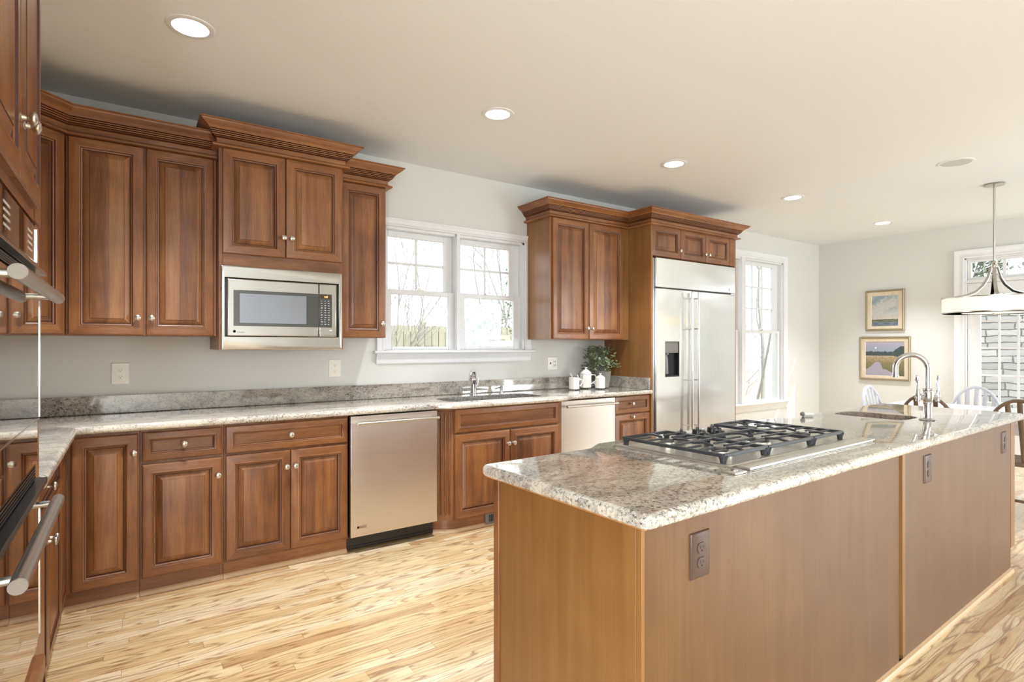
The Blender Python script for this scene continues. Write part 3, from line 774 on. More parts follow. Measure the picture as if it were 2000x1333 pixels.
out = fillet([(-0.872, 2.186), (-0.205, 2.186), (-0.205, 3.415), (1.72, 3.415), (1.84, 3.352), (2.83, 3.352), (2.95, 3.415), (3.907, 3.415), (3.907, 4.042), (-0.872, 4.042)],
             [0, 0.004, 0.025, 0.10, 0.10, 0.10, 0.10, 0.006, 0, 0])
sinkh = fillet([(1.88, 3.47), (2.72, 3.47), (2.72, 3.80), (1.88, 3.80)], [0.10, 0.10, 0.13, 0.13], 7)
slab('granite_slab', out, [sinkh], 0.914, 0.038, GRAN, root)
part('backsplash', MB().box(-0.85, 3.885, 4.020, 4.042, 0.914, 1.020), GRAN2, root, 0.002)
part('backsplash', MB().box(3.886, 3.908, 3.445, 4.042, 0.914, 1.020), GRAN2, root, 0.002)
part('backsplash', MB().box(-0.872, -0.851, 2.19, 4.042, 0.914, 1.020), GRAN2, root, 0.002)

def basin(root, x0, x1, y0, y1, ztop, depth, r, mat, local=False):
    L = []
    spec = [(0.0, 0.0), (0.004, -0.02), (0.008, -depth + 0.03), (0.02, -depth + 0.008), (0.045, -depth)]
    base = fillet([(x0, y0), (x1, y0), (x1, y1), (x0, y1)], [r] * 4, 6); n = len(base)
    vs = []; fs = []
    for o, dz in spec: vs += [(p.x, p.y, ztop + dz) for p in offset_loop(base, o)]
    for k in range(len(spec) - 1):
        for i in range(n): fs.append((k * n + i, k * n + (i + 1) % n, (k + 1) * n + (i + 1) % n, (k + 1) * n + i))
    fs.append(tuple((len(spec) - 1) * n + i for i in range(n)))
    b = part('basin', MB().add(vs, fs), mat, root, local=local)
    md = b.modifiers.new('thick', 'SOLIDIFY'); md.thickness = 0.002; md.offset = -1
    cx, cy = (x0 + x1) / 2, (y0 + y1) / 2
    part('drain', MB().lathe([(0.045, 0.0), (0.045, 0.003), (0.035, 0.004), (0.03, 0.001), (0.0, 0.001)], (cx, cy, ztop - depth), n=20), CHROME, b, local=local)
root = thing('undermount_sink', (2.3, 3.63, 0.7), 'stainless undermount sink in the back counter below the window', 'sink')
basin(root, 1.872, 2.728, 3.462, 3.808, 0.8755, 0.17, 0.11, STEEL)

# back faucet, single-handled pull-out
root = thing('kitchen_faucet', (2.31, 3.90, 0.914), 'short chrome single-lever faucet behind the window sink', 'faucet')
fx, fy = 2.31, 3.90
part('faucet_body', MB().lathe([(0.031, 0), (0.031, 0.006), (0.025, 0.012), (0.023, 0.05), (0.023, 0.10)], (fx, fy, 0.914), n=24), CHROME, root)
fd = Vector((-0.56, -0.83, 0)); fp = Vector((fx, fy, 0))
def fq(t, z): return fp + fd * t + Vector((0, 0, z))
sp = part('spout', MB().tube([fq(0, 1.0), fq(0.004, 1.03), fq(0.016, 1.06), fq(0.045, 1.085), fq(0.085, 1.092), fq(0.115, 1.084), fq(0.130, 1.066)], [0.023, 0.0235, 0.024, 0.025, 0.027, 0.028, 0.027], 18), CHROME, root)
part('spray_head', MB().lathe([(0.033, 0), (0.034, 0.006), (0.028, 0.018), (0.02, 0.03)], fq(0.134, 1.043), (-0.1, -0.15, 1), n=24), CHROME, sp)
part('lever', MB().tube([(fx + 0.018, fy, 0.975), (fx + 0.04, fy + 0.002, 1.00), (fx + 0.048, fy + 0.004, 1.05)], [0.010, 0.007, 0.005], 12), CHROME, root)
root = thing('soap_dispenser', (2.60, 3.93, 0.914), 'low chrome soap dispenser with a long nozzle right of the back faucet', 'soap dispenser')
part('dispenser_base', MB().lathe([(0.022, 0), (0.022, 0.006), (0.013, 0.012), (0.011, 0.035), (0.014, 0.04), (0.014, 0.052), (0.008, 0.058), (0, 0.058)], (2.60, 3.93, 0.914), n=18), CHROME, root)
part('nozzle', MB().tube([(2.60, 3.93, 0.955), (2.55, 3.90, 0.960), (2.505, 3.875, 0.954)], [0.006, 0.005, 0.005], 10), CHROME, root)

# ------------------------------------------------------------------ dishwashers
def dishwasher(x0, x1, label, badge):
    root = thing('dishwasher', ((x0 + x1) / 2, 3.7, 0.0), label, 'dishwasher', 'dishwashers under the back counter')
    yf = 3.425
    part('dishwasher_body', MB().box(x0 + 0.006, x1 - 0.006, yf + 0.024, 4.02, 0.10, 0.868), BLACK, root)
    dr = part('door_panel', MB().box(x0 + 0.004, x1 - 0.004, yf, yf + 0.022, 0.108, 0.868), STEELD, root, 0.003)
    hb = part('handle', MB().tube([(x0 + 0.035, yf - 0.045, 0.824), (x1 - 0.012, yf - 0.045, 0.824)], 0.010, 18), BRUSH, dr, 0.001)
    for x in (x0 + 0.06, x1 - 0.05):
        part('handle_post', MB().tube([(x, yf, 0.824), (x, yf - 0.045, 0.824)], 0.0065, 12), BRUSH, hb)
    part('kick_plate', MB().box(x0 + 0.001, x1 - 0.001, 3.505, 3.52, 0.012, 0.102).box(x0 + 0.001, x1 - 0.001, 3.500, 3.506, 0.012, 0.03), BLACK, root, 0.001)
    b = part('badge', MB().box(x0 + 0.036, x0 + 0.105, yf - 0.0035, yf - 0.0005, 0.157, 0.180), plain('badge_silver', rgb(200, 192, 180), 0.25, 1.0), dr, 0.001)
    mono = MB().lathe([(0.0065, 0), (0.0065, 0.0006), (0.0048, 0.0006), (0.0048, 0)], (x0 + 0.049, yf - 0.0036, 0.168), (0, -1, 0), 16)
    part('emblem', mono, SLOT, b)
    text_mesh('lettering', 'Monogram', 0.0095, face_M((x0 + 0.058, yf - 0.0038, 0.1655), (1, 0, 0), (0, 0, 1)), SLOT, b)
    return root
dishwasher(1.137, 1.745, 'stainless dishwasher left of the sink cabinet, black kick plate in full view', True)
dishwasher(2.830, 3.444, 'stainless dishwasher right of the sink cabinet, partly behind the island', True)

# ------------------------------------------------------------------ microwave
root = thing('built_in_microwave', (0.79, 3.75, 1.29), 'stainless built-in microwave with a wide trim frame, below the raised cabinet', 'microwave')
yf = 3.600
m = MB().panel((0.438, 3.6185, 1.289), UB, (0, 0, 1), NB, 0.704, 0.492, [(0, 0, 'f'), (0, 0.014, 'f'), (0.006, 0.019, 'f'), (0.012, 0.0205, 'f')], {'f': (0, 0), 'c': (0, 0)})
m = MB()
gx0, gx1, gz0, gz1 = 0.458, 1.120, 1.366, 1.711
X0, X1, Z0, Z1 = 0.438, 1.142, 1.289, 1.781
def frame_piece(mb, y0, y1, ins):
    o = [(X0 + ins, Z0 + ins), (X1 - ins, Z0 + ins), (X1 - ins, Z1 - ins), (X0 + ins, Z1 - ins)]
    return o
o0 = [(X0, Z0), (X1, Z0), (X1, Z1), (X0, Z1)]; oi = [(X0 + 0.007, Z0 + 0.007), (X1 - 0.007, Z0 + 0.007), (X1 - 0.007, Z1 - 0.007), (X0 + 0.007, Z1 - 0.007)]
gi = [(gx0, gz0), (gx1, gz0), (gx1, gz1), (gx0, gz1)]
vs = [(x, 3.6185, z) for x, z in o0] + [(x, 3.604, z) for x, z in o0] + [(x, 3.600, z) for x, z in oi] + [(x, 3.600, z) for x, z in gi] + [(x, 3.6185, z) for x, z in gi]
fs = []
for k in range(4):
    for i in range(4): j = (i + 1) % 4; fs.append((k * 4 + i, k * 4 + j, k * 4 + 4 + j, k * 4 + 4 + i))
for i in range(4): j = (i + 1) % 4; fs.append((16 + i, 16 + j, j, i))
part('trim_frame', MB().add(vs, fs), STEEL, root, 0.002)
part('microwave_body', MB().box(0.462, 1.116, 3.610, 3.99, 1.370, 1.707), BLACK, root)
fy_ = 3.592
dr = part('door', MB().box(0.470, 0.991, fy_, 3.609, 1.3695, 1.704), STEEL, root, 0.006, segs=3)
part('door_glass', MB().box(0.503, 0.991, fy_ - 0.0015, fy_ + 0.001, 1.428, 1.640), MGLASS, dr, 0.0008)
part('mesh_window', MB().box(0.536, 0.914, fy_ - 0.0025, fy_ - 0.0013, 1.447, 1.620), MESHW, dr)
mk = part('emblem', MB().lathe([(0.008, 0), (0.008, 0.0006), (0.0055, 0.0006), (0.0055, 0)], (0.508, fy_ - 0.0001, 1.396), (0, -1, 0), 20), SLOT, dr)
text_mesh('lettering', 'Monogram', 0.0095, face_M((0.521, fy_ - 0.0003, 1.389), (1, 0, 0), (0, 0, 1)), SLOT, dr, shear=0.3)
cp = part('control_panel', MB().box(0.993, 1.104, fy_, 3.609, 1.3695, 1.704), STEEL, root, 0.006, segs=3)
part('keypad', MB().box(0.994, 1.073, fy_ - 0.0015, fy_ + 0.001, 1.428, 1.640), MGLASS, cp, 0.0008)
part('display', MB().box(1.003, 1.063, fy_ - 0.0022, fy_ - 0.0013, 1.612, 1.633), emis('amber_display', rgb(130, 98, 70), 0.5), cp)
m = MB()
for x, wd in ((1.026, 0.004), (1.033, 0.005), (1.041, 0.005)): m.box(x, x + wd, fy_ - 0.0026, fy_ - 0.0021, 1.617, 1.628)
part('display_digits', m, emis('digit_glow', rgb(255, 214, 140), 1.6), cp)
m = MB()
random.seed(3)
for i in range(3):
    for j in range(11):
        xx = 1.004 + i * 0.022; zz = 1.594 - j * 0.0148; ww = random.uniform(0.005, 0.013)
        m.box(xx, xx + ww, fy_ - 0.0020, fy_ - 0.0013, zz, zz + random.choice((0.003, 0.005)))
part('keypad_marks', m, plain('keypad_print', rgb(196, 204, 210), 0.6), cp)
part('door_button', MB().box(0.998, 1.079, fy_ - 0.0025, fy_ + 0.001, 1.379, 1.410), STEEL, cp, 0.002)

# ------------------------------------------------------------------ refrigerator
root = thing('refrigerator', (4.56, 3.75, 0.0), 'large stainless side-by-side refrigerator with long bar handles and ice dispenser', 'refrigerator')
part('refrigerator_body', MB().box(3.940, 5.174, 3.478, 4.03, 0.01, 2.122), BLACK, root)
part('side_trim', MB().box(3.936, 3.962, 3.445, 3.474, 0.10, 2.120), plain('grey_side_trim', rgb(150, 148, 144), 0.3, 1.0), root, 0.002)
part('top_grille', MB().box(3.964, 5.172, 3.425, 3.474, 1.852, 2.122), STEELF, root, 0.004)
part('gap_shadow_strip', MB().box(3.964, 5.172, 3.450, 3.474, 1.838, 1.852), BLACK, root)  # black strip stands in for the shade in the gap above the doors
DX = 4.468
# left door with dispenser cut-out
m = MB(); dx0, dx1, dz0, dz1 = 4.085, 4.283, 1.022, 1.352
wall_cells(3.964, DX - 0.003, 0.10, 1.838, [(dx0, dx1, dz0, dz1)], lambda a, b, c, d: m.box(a, b, 3.425, 3.472, c, d))
ld = part('left_door', m, STEELF, root)
rd = part('right_door', MB().box(DX + 0.003, 5.172, 3.425, 3.472, 0.10, 1.838), STEELF, root, 0.004)
ds = part('dispenser', MB().box(dx0, dx1, 3.466, 3.472, dz0, dz1).box(dx0, dx0 + 0.004, 3.4245, 3.466, dz0, dz1).box(dx1 - 0.004, dx1, 3.4245, 3.466, dz0, dz1).box(dx0, dx1, 3.4245, 3.466, dz0, dz0 + 0.012), SLOT, ld)
part('dispenser_panel', MB().box(dx0 + 0.004, dx1 - 0.004, 3.430, 3.464, 1.245, dz1 - 0.003), dark_glass('dispenser_panel_glass', rgb(82, 76, 74), 0.1), ds, 0.001)
part('dispenser_paddle', MB().tube([(dx0 + 0.035, 3.452, 1.245), (dx0 + 0.037, 3.445, 1.18), (dx0 + 0.045, 3.45, 1.05)], [0.012, 0.016, 0.018], 12).tube([(dx0 + 0.03, 3.44, 1.235), (dx0 + 0.05, 3.44, 1.235)], 0.012, 12), GREYP, ds)
for p, x in ((ld, 4.402), (rd, 4.497)):
    hb = part('handle', MB().tube([(x, 3.365, 0.30), (x, 3.365, 1.826)], 0.0125, 20), BRUSH, p, 0.002)
    for z in (0.55, 0.985, 1.475, 1.765):
        part('handle_post', MB().tube([(x, 3.365, z), (x, 3.426, z)], 0.006, 10), BRUSH, hb)
bd = part('badge', MB().box(5.055, 5.155, 3.421, 3.4255, 1.872, 1.900), plain('badge_bright', rgb(222, 222, 218), 0.2, 1.0), root, 0.001)
part('badge_mark', MB().box(5.060, 5.070, 3.4195, 3.4212, 1.875, 1.897), GREYP, bd)
part('hinge_cap', MB().box(5.10, 5.165, 3.425, 3.45, 1.839, 1.850), CHROME, root)
part('base_grille', MB().box(3.964, 5.172, 3.47, 3.50, 0.012, 0.095), BLACK, root)

# ------------------------------------------------------------------ wall outlets
def duplex(root, cx, cz, n, u, out, mat, slot, local=False):
    """duplex receptacle face pieces; out = distance from the wall plane point c"""
    c = Vector(cx); u = Vector(u); n = Vector(n); v = Vector((0, 0, 1))
    for k in (1, -1):
        cc = c + v * (0.0195 * k) + n * out
        pts = []
        for i in range(20):
            a = 2 * math.pi * i / 20
            pts.append((0.0172 * math.cos(a), max(-0.0135, min(0.0135, 0.0172 * math.sin(a)))))
        vs = [cc + u * a + v * b for a, b in pts] + [cc + u * a + v * b + n * 0.0022 for a, b in pts]
        nn_ = 20
        fs = [tuple(range(nn_, 2 * nn_)), tuple(reversed(range(nn_)))] + [(i, (i + 1) % nn_, nn_ + (i + 1) % nn_, nn_ + i) for i in range(nn_)]
        o = part('receptacle', MB().add(vs, fs), mat, root, local=local)
        m = MB(); q = cc + n * 0.0022
        m.obox(q + u * -0.0062 + v * 0.003, u, v, n, 0.0018, 0.0085, 0.0006).obox(q + u * 0.0062 + v * 0.003, u, v, n, 0.0018, 0.007, 0.0006)
        m.lathe([(0.0024, 0), (0.0024, 0.0004), (0, 0.0004)], q - v * 0.0072, n, 10)
        part('slot', m, slot, o, local=local)
def plate(root, c, u, n, wd, ht, mat, local=False):
    c = Vector(c); u = Vector(u); n = Vector(n); v = Vector((0, 0, 1))
    P = c - u * wd / 2 - v * ht / 2
    m = MB().panel(P, u, v, n, wd, ht, [(0, 0, 'f'), (0.0005, 0.003, 'f'), (0.003, 0.0055, 'f'), (0.007, 0.0065, 'f')], {'f': (0, 0), 'c': (0, 0)})
    return part('cover_plate', m, mat, root, local=local)
IVORY = plain('ivory_plastic', rgb(236, 232, 224), 0.35)
SLOTG = plain('slot_grey', rgb(90, 84, 78), 0.6)
OUTG = 'white wall outlets above the counter'
for cx, cz, wd, lab in ((-0.041, 1.1465, 0.090, 'ivory duplex outlet with a wide plate, under the tall cabinet nearest the corner'),
                        (1.229, 1.149, 0.089, 'ivory duplex outlet below the microwave, left of the window')):
    root = thing('wall_outlet', (cx, YB, cz), lab, 'outlet', OUTG)
    pl = plate(root, (cx, YB - 0.0005, cz), UB, NB, wd, 0.128, IVORY)
    duplex(root, (cx, YB, cz), 0, NB, UB, 0.0066, IVORY, SLOTG)
root = thing('wall_switch_outlet', (3.245, YB, 1.148), 'ivory two-gang plate with a switch and an outlet, right of the sink window', 'switch')
plate(root, (3.245, YB - 0.0005, 1.148), UB, NB, 0.116, 0.122, IVORY)
part('switch_toggle', MB().box(3.214, 3.221, YB - 0.016, YB - 0.006, 1.142, 1.158), SLOTG, root, 0.001)
part('receptacle', MB().box(3.252, 3.284, YB - 0.009, YB - 0.006, 1.114, 1.182), IVORY, root, 0.001)
part('slot', MB().box(3.258, 3.262, YB - 0.0098, YB - 0.009, 1.155, 1.172).box(3.272, 3.276, YB - 0.0098, YB - 0.009, 1.155, 1.172).box(3.258, 3.262, YB - 0.0098, YB - 0.009, 1.122, 1.139).box(3.272, 3.276, YB - 0.0098, YB - 0.009, 1.122, 1.139), SLOTG, root)
root = thing('wall_outlet', (7.30, YB, 0.44), 'ivory duplex outlet low on the wall beside the tall window', 'outlet', OUTG)
plate(root, (7.31, YB - 0.0005, 0.44), UB, NB, 0.075, 0.122, IVORY)
duplex(root, (7.31, YB, 0.44), 0, NB, UB, 0.0066, IVORY, SLOTG)

# ------------------------------------------------------------------ island (slightly turned to the room)
IA = Vector((0.990, 0.883, 0.0)); IR = R(1.56)
isl = thing('kitchen_island', IA, 'long cherry kitchen island with flat veneer panels, slightly turned to the room', 'island', rz=IR)
part('front_panel', MB().box(0.040, 1.598, 0.042, 0.060, 0.012, 0.872), WI, isl, 0.001, local=True)
part('front_panel', MB().box(1.640, 3.235, 0.042, 0.060, 0.012, 0.872), WI, isl, 0.001, local=True)
part('seam_strip', MB().box(1.612, 1.640, 0.034, 0.060, 0.045, 0.872), WS, isl, 0.001, local=True)
part('seam_groove', MB().box(1.598, 1.612, 0.050, 0.060, 0.045, 0.872), WG, isl, local=True)
part('end_post', MB().box(3.235, 3.315, 0.040, 0.66, 0.135, 0.872), WS, isl, 0.001, local=True)
part('corner_post', MB().box(0.0302, 0.0405, 0.042, 0.062, 0.0, 0.872), WS, isl, 0.001, local=True)
part('end_panel', MB().box(0.030, 0.048, 0.062, 0.640, 0.0, 0.872), WS, isl, 0.001, local=True)
part('corner_post', MB().box(0.024, 0.048, 0.6405, 0.668, 0.0, 0.872), WV, isl, 0.002, local=True)
part('cabinet_body', MB().box(0.0485, 2.36, 0.0605, 0.665, 0.10, 0.70).box(0.0485, 0.60, 0.0605, 0.665, 0.70, 0.872).box(0.60, 2.36, 0.0605, 0.12, 0.70, 0.872).box(1.56, 2.30, 0.12, 0.665, 0.70, 0.872).box(0.60, 1.56, 0.64, 0.73, 0.10, 0.872).box(2.36, 3.234, 0.0605, 0.665, 0.1, 0.60).box(2.72, 3.234, 0.0605, 0.665, 0.60, 0.872).box(2.30, 2.72, 0.0605, 0.25, 0.6, 0.872), WV, isl, local=True)
part('toe_board', MB().box(0.0485, 3.20, 0.62, 0.64, 0.0, 0.10), WH, isl, local=True)
part('shoe_moulding', MB().sweep([(3.235, 0.042), (0.030, 0.042), (0.030, 0.668)], [(0, 0), (0.018, 0), (0.017, 0.009), (0.012, 0.017), (0, 0.021)], 0, side=-1), WL, isl, local=True)
part('sub_top', MB().box(0.018, 3.322, 0.024, 0.70, 0.8705, 0.8755), plain('plywood_edge', rgb(200, 140, 84), 0.6), isl, local=True)
for i, x in enumerate((0.10, 0.6, 0.0)): pass

ict = thing('island_countertop', IA, 'polished cream granite slab on the island, with bullnose edge and gentle rear curves', 'countertop', rz=IR)
io = fillet([(0, 0), (3.345, 0), (3.345, 0.745), (2.24, 0.745), (2.15, 0.715), (2.05, 0.715), (1.93, 0.775), (0.60, 0.775), (0.50, 0.715), (0, 0.715)],
            [0.028, 0.03, 0.03, 0.04, 0.04, 0.05, 0.05, 0.05, 0.04, 0.03])
ps = fillet([(2.40, 0.30), (2.655, 0.30), (2.655, 0.665), (2.40, 0.665)], [0.08] * 4, 6)
ck = [Vector(p) for p in ((0.64, 0.20), (1.48, 0.20), (1.48, 0.655), (0.64, 0.655))]
slab('granite_slab', io, [ps], 0.914, 0.038, GRAN, ict, local=True)
root = thing('prep_sink', IA, 'small undermount prep sink sunk in the island granite beside the gooseneck faucet', 'sink', rz=IR)
basin(root, 2.392, 2.663, 0.292, 0.673, 0.8755, 0.16, 0.085, STEEL, local=True)

# island outlets
for x, z, lab in ((0.257, 0.758, 'bronze outlet on the island front panel, nearest the camera'),
                  (1.908, 0.770, 'bronze outlet on the island front just right of the seam strip'),
                  (3.088, 0.764, 'bronze outlet on the island front at its far right end')):
    root = thing('island_outlet', IA, lab, 'outlet', 'bronze outlets along the island front', rz=IR)
    plate(root, (x, 0.0415, z), (1, 0, 0), (0, -1, 0), 0.082, 0.122, BRONZE, local=True)
    duplex(root, (x, 0.0415, z), 0, (0, -1, 0), (1, 0, 0), 0.0066, BRONZE, SLOT, local=True)

# ------------------------------------------------------------------ cooktop
root = thing('gas_cooktop', IA, 'stainless five-burner gas cooktop with black cast-iron grates set in the island', 'cooktop', rz=IR)
zc = 0.9145
part('cooktop_tray', MB().panel((0.616, 0.177, zc), (1, 0, 0), (0, 1, 0), (0, 0, 1), 0.895, 0.502, [(0, 0, 'f'), (0, 0.006, 'f'), (0.004, 0.008, 'f'), (0.018, 0.007, 'f'), (0.030, 0.003, 'f')], {'f': (0, 0), 'c': (0, 0)}), STEELC, root, local=True)
zt = 0.953
def bar(m, a, b, wd=0.008, z0=zt - 0.007, z1=zt):
    a = Vector((a[0], a[1], 0)); b = Vector((b[0], b[1], 0)); d_ = (b - a); L = d_.length; d_.normalize(); n_ = Vector((-d_.y, d_.x, 0))
    c = (a + b) / 2; c.z = (z0 + z1) / 2
    m.obox(c, d_, n_, (0, 0, 1), L, wd, z1 - z0)
def arcbar(m, pts, r=0.006):
    m.tube([(x, y, z) for x, y, z in pts], r, 8, flat=0.8)
def grate(x0, x1, y0, y1, burners, extra_x):
    m = MB()
    for a, b in (((x0, y0), (x1, y0)), ((x1, y0), (x1, y1)), ((x1, y1), (x0, y1)), ((x0, y1), (x0, y0))): bar(m, a, b, 0.012, zt - 0.012)
    for x in (x0 + 0.008, x1 - 0.008):
        for y in (y0 + 0.006, y1 - 0.006): 
            m.lathe([(0.010, 0), (0.012, 0.012), (0.018, 0.028)], (x, y, zc + 0.004), n=8)
    for k, (bx, by) in enumerate(burners):
        g0 = 0.028
        for sx, ex in ((-1, x0), (1, x1)):
            bar(m, (bx + sx * g0, by), (ex, by))
            bar(m, (bx + sx * 0.040, by + 0.05), (ex, by + 0.05)); bar(m, (bx + sx * 0.040, by - 0.05), (ex, by - 0.05))
        ylo = y0 if k == 0 else (burners[0][1] + burners[1][1]) / 2
        yhi = y1 if k == len(burners) - 1 else (burners[0][1] + burners[-1][1]) / 2
        if len(burners) == 1: ylo, yhi = y0, y1
        for ya, sgn in ((ylo, -1), (yhi, 1)):
            arcbar(m, [(bx, by + sgn * g0, zt - 0.004), (bx + 0.004, (by + sgn * g0 + ya) / 2, zt + 0.001), (bx, ya, zt - 0.006)], 0.0065)
    if len(burners) > 1:
        ym = (burners[0][1] + burners[1][1]) / 2; bar(m, (x0, ym), (x1, ym), 0.013)
    return part('grate', m, IRON, root, 0.0015, local=True)
def burner(x, y, r):
    b = part('burner', MB().lathe([(r * 1.25, 0), (r * 1.25, 0.004), (r * 1.05, 0.006), (r, 0.016), (r * 0.95, 0.018), (0, 0.018)], (x, y, zc + 0.003), n=28), STEELC, root, local=True)
    part('burner_cap', MB().lathe([(r * 0.86, 0), (r * 0.88, 0.004), (r * 0.7, 0.008), (0, 0.009)], (x, y, zc + 0.021), n=28), BLACK, b, local=True)
BL = [(0.765, 0.315), (0.765, 0.545)]; BC = [(1.07, 0.345)]; BR = [(1.36, 0.315), (1.36, 0.545)]
grate(0.635, 0.900, 0.215, 0.655, BL, 0)
grate(0.908, 1.236, 0.215, 0.475, BC, 0)
grate(1.244, 1.495, 0.215, 0.655, BR, 0)
for (x, y), r in zip(BL + BC + BR, (0.036, 0.03, 0.048, 0.034, 0.03)): burner(x, y, r)
for x, y in ((0.950, 0.618), (1.060, 0.618), (1.168, 0.618), (1.005, 0.545), (1.115, 0.545)):
    k = part('control_knob', MB().lathe([(0.027, 0), (0.027, 0.004), (0.023, 0.008), (0.021, 0.028), (0.019, 0.031), (0, 0.031)], (x, y, zc + 0.003), n=20), BLACK, root, local=True)
    part('knob_grip', MB().obox((x, y, zc + 0.039), (0.8, 0.6, 0), (-0.6, 0.8, 0), (0, 0, 1), 0.042, 0.012, 0.012), BLACK, k, 0.002, local=True)
root = thing('downdraft_vent', IA, 'long narrow stainless downdraft vent cover in front of the cooktop', 'vent', rz=IR)
part('vent_cover', MB().box(0.632, 1.568, 0.118, 0.168, 0.920, 0.9245).box(0.640, 1.560, 0.123, 0.160, 0.9146, 0.920), STEELC, root, 0.001, local=True)
root = thing('metal_vent_clip', IA, 'small square stainless plate at the near left end of the vent cover', 'plate', rz=IR)
part('clip_plate', MB().box(0.540, 0.602, 0.112, 0.162, 0.9146, 0.921), STEELC, root, 0.0015, local=True)
part('clip_button', MB().lathe([(0.012, 0), (0.011, 0.003), (0, 0.004)], (0.572, 0.138, 0.921), n=16), CHROME, root, local=True)

root = thing('white_cylinder', IA, 'small white cylinder lying at the far edge of the island, beyond the cooktop', 'cylinder', rz=IR)
part('cylinder_body', MB().tube([(2.150, 0.700, 0.927), (2.210, 0.675, 0.924)], [0.0125, 0.008], 16), WHITEG, root, 0.001, local=True)
part('cylinder_end', MB().tube([(2.1385, 0.7047, 0.9275), (2.1495, 0.7002, 0.927)], [0.010, 0.0135], 16), GREYP, root, local=True)

# ------------------------------------------------------------------ gooseneck faucet on the island
root = thing('gooseneck_faucet', IA, 'tall polished gooseneck bar faucet with two wing levers at the prep sink', 'faucet', rz=IR)
bx, by = 2.534, 0.231
part('faucet_column', MB().lathe([(0.040, 0), (0.041, 0.003), (0.034, 0.007), (0.022, 0.010), (0.0195, 0.016), (0.0195, 0.085), (0.023, 0.088), (0.023, 0.094), (0.0195, 0.098), (0.024, 0.106), (0.026, 0.13), (0.024, 0.15), (0.021, 0.156), (0.026, 0.160), (0.026, 0.166), (0.017, 0.170)], (bx, by, 0.9146), n=28), CHROME, root, local=True)
dd = Vector((-0.30, 0.954, 0))
rr_ = 0.071; z0_ = 1.188; pts = [Vector((bx, by, 1.08)), Vector((bx, by, 1.14))]
for k in range(19):
    a = math.pi * k / 18
    pts.append(Vector((bx, by, z0_)) + dd * (rr_ * (1 - math.cos(a))) + Vector((0, 0, rr_ * 1.05 * math.sin(a))))
pts.append(pts[-1] + Vector((0, 0, -0.035)))
part('spout', MB().tube(pts, [0.0135] * (len(pts) - 1) + [0.0135], 18), CHROME, root, local=True)
part('spout_tip', MB().lathe([(0.0155, 0), (0.0155, 0.014), (0.0135, 0.016)], pts[-1] + Vector((0, 0, -0.014)), n=18), CHROME, root, local=True)
sd = Vector((0.80, -0.60, 0))
part('handle_bridge', MB().tube([Vector((bx, by, 1.035)) - sd * 0.05, Vector((bx, by, 1.035)) + sd * 0.05], 0.012, 16), CHROME, root, local=True)
for s_ in (-1, 1):
    c = Vector((bx, by, 1.035)) + sd * (0.052 * s_)
    h = part('handle', MB().tube([c + Vector((0, 0, -0.022)), c + Vector((0, 0, 0.0)), c + sd * (0.002 * s_) + Vector((0, 0, 0.05)), c + sd * (-0.002 * s_) + Vector((0, 0, 0.075)), c + sd * (0.004 * s_) + Vector((0, 0, 0.095)), c + sd * (0.006 * s_) + Vector((0, 0, 0.118))],
                    [0.010, 0.014, 0.007, 0.006, 0.011, 0.005], 14, flat=0.8), CHROME, root, local=True)
    part('handle_screw', MB().lathe([(0.007, 0), (0.007, 0.003), (0, 0.004)], c + sd * (0.012 * s_), sd * s_, 12), BRUSH, h, local=True)

# ------------------------------------------------------------------ crockery and plant
def fluted(prof, c, n=8, rot=0.5):
    return MB().lathe(prof, c, n=n, rot=rot)
FOOT = plain('black_foot', rgb(40, 38, 40), 0.5)
def feet(root, c, r, k=4):
    m = MB()
    for i in range(k):
        a = 2 * math.pi * (i + 0.25) / k
        m.lathe([(0.003, 0), (0.005, 0.004), (0.004, 0.008)], (c[0] + r * math.cos(a), c[1] + r * math.sin(a), 0.9145), n=8)
    part('foot', m, FOOT, root)
c = (3.300, 3.800, 0.9225)
root = thing('ceramic_mug', (c[0], c[1], 0.9145), 'white fluted ceramic mug at the left of the trio on the back counter', 'mug')
part('mug_body', MB().lathe([(0.044, 0), (0.048, 0.004), (0.048, 0.100), (0.050, 0.104), (0.046, 0.104), (0.044, 0.098), (0.043, 0.01), (0, 0.008)], c, n=12, rot=0.5), WHITEG, root, sharp=20)
hd = Vector((0.82, -0.57, 0))
part('handle', MB().tube([Vector(c) + hd * 0.045 + Vector((0, 0, 0.088)), Vector(c) + hd * 0.072 + Vector((0, 0, 0.084)), Vector(c) + hd * 0.078 + Vector((0, 0, 0.06)), Vector(c) + hd * 0.062 + Vector((0, 0, 0.035)), Vector(c) + hd * 0.045 + Vector((0, 0, 0.028))], 0.005, 10), WHITEG, root)
feet(root, c, 0.038)
root = thing('ceramic_spoon', (c[0], c[1], c[2] + 0.01), 'white ceramic spoon standing in the fluted mug', 'spoon')
part('spoon_handle', MB().tube([Vector(c) + Vector((0.02, 0.01, 0.014)), Vector(c) + hd * -0.02 + Vector((0, 0, 0.115)), Vector(c) + hd * -0.035 + Vector((0, 0, 0.142))], [0.006, 0.006, 0.009], 10, flat=0.6), WHITEG, root)
c = (3.505, 3.870, 0.9225)
root = thing('ceramic_teapot', (c[0], c[1], 0.9145), 'tall white ceramic pot with domed lid and knob, tallest of the trio', 'teapot')
part('pot_body', MB().lathe([(0.050, 0), (0.055, 0.005), (0.056, 0.10), (0.058, 0.118), (0.052, 0.128), (0.050, 0.130)], c, n=8, rot=0.5), WHITEG, root, sharp=20)
ld_ = part('lid', MB().lathe([(0.056, 0.1305), (0.054, 0.134), (0.040, 0.152), (0.020, 0.166), (0.008, 0.170), (0.007, 0.180), (0.017, 0.186), (0.018, 0.190), (0.010, 0.193), (0, 0.193)], c, n=24), WHITEG, root)
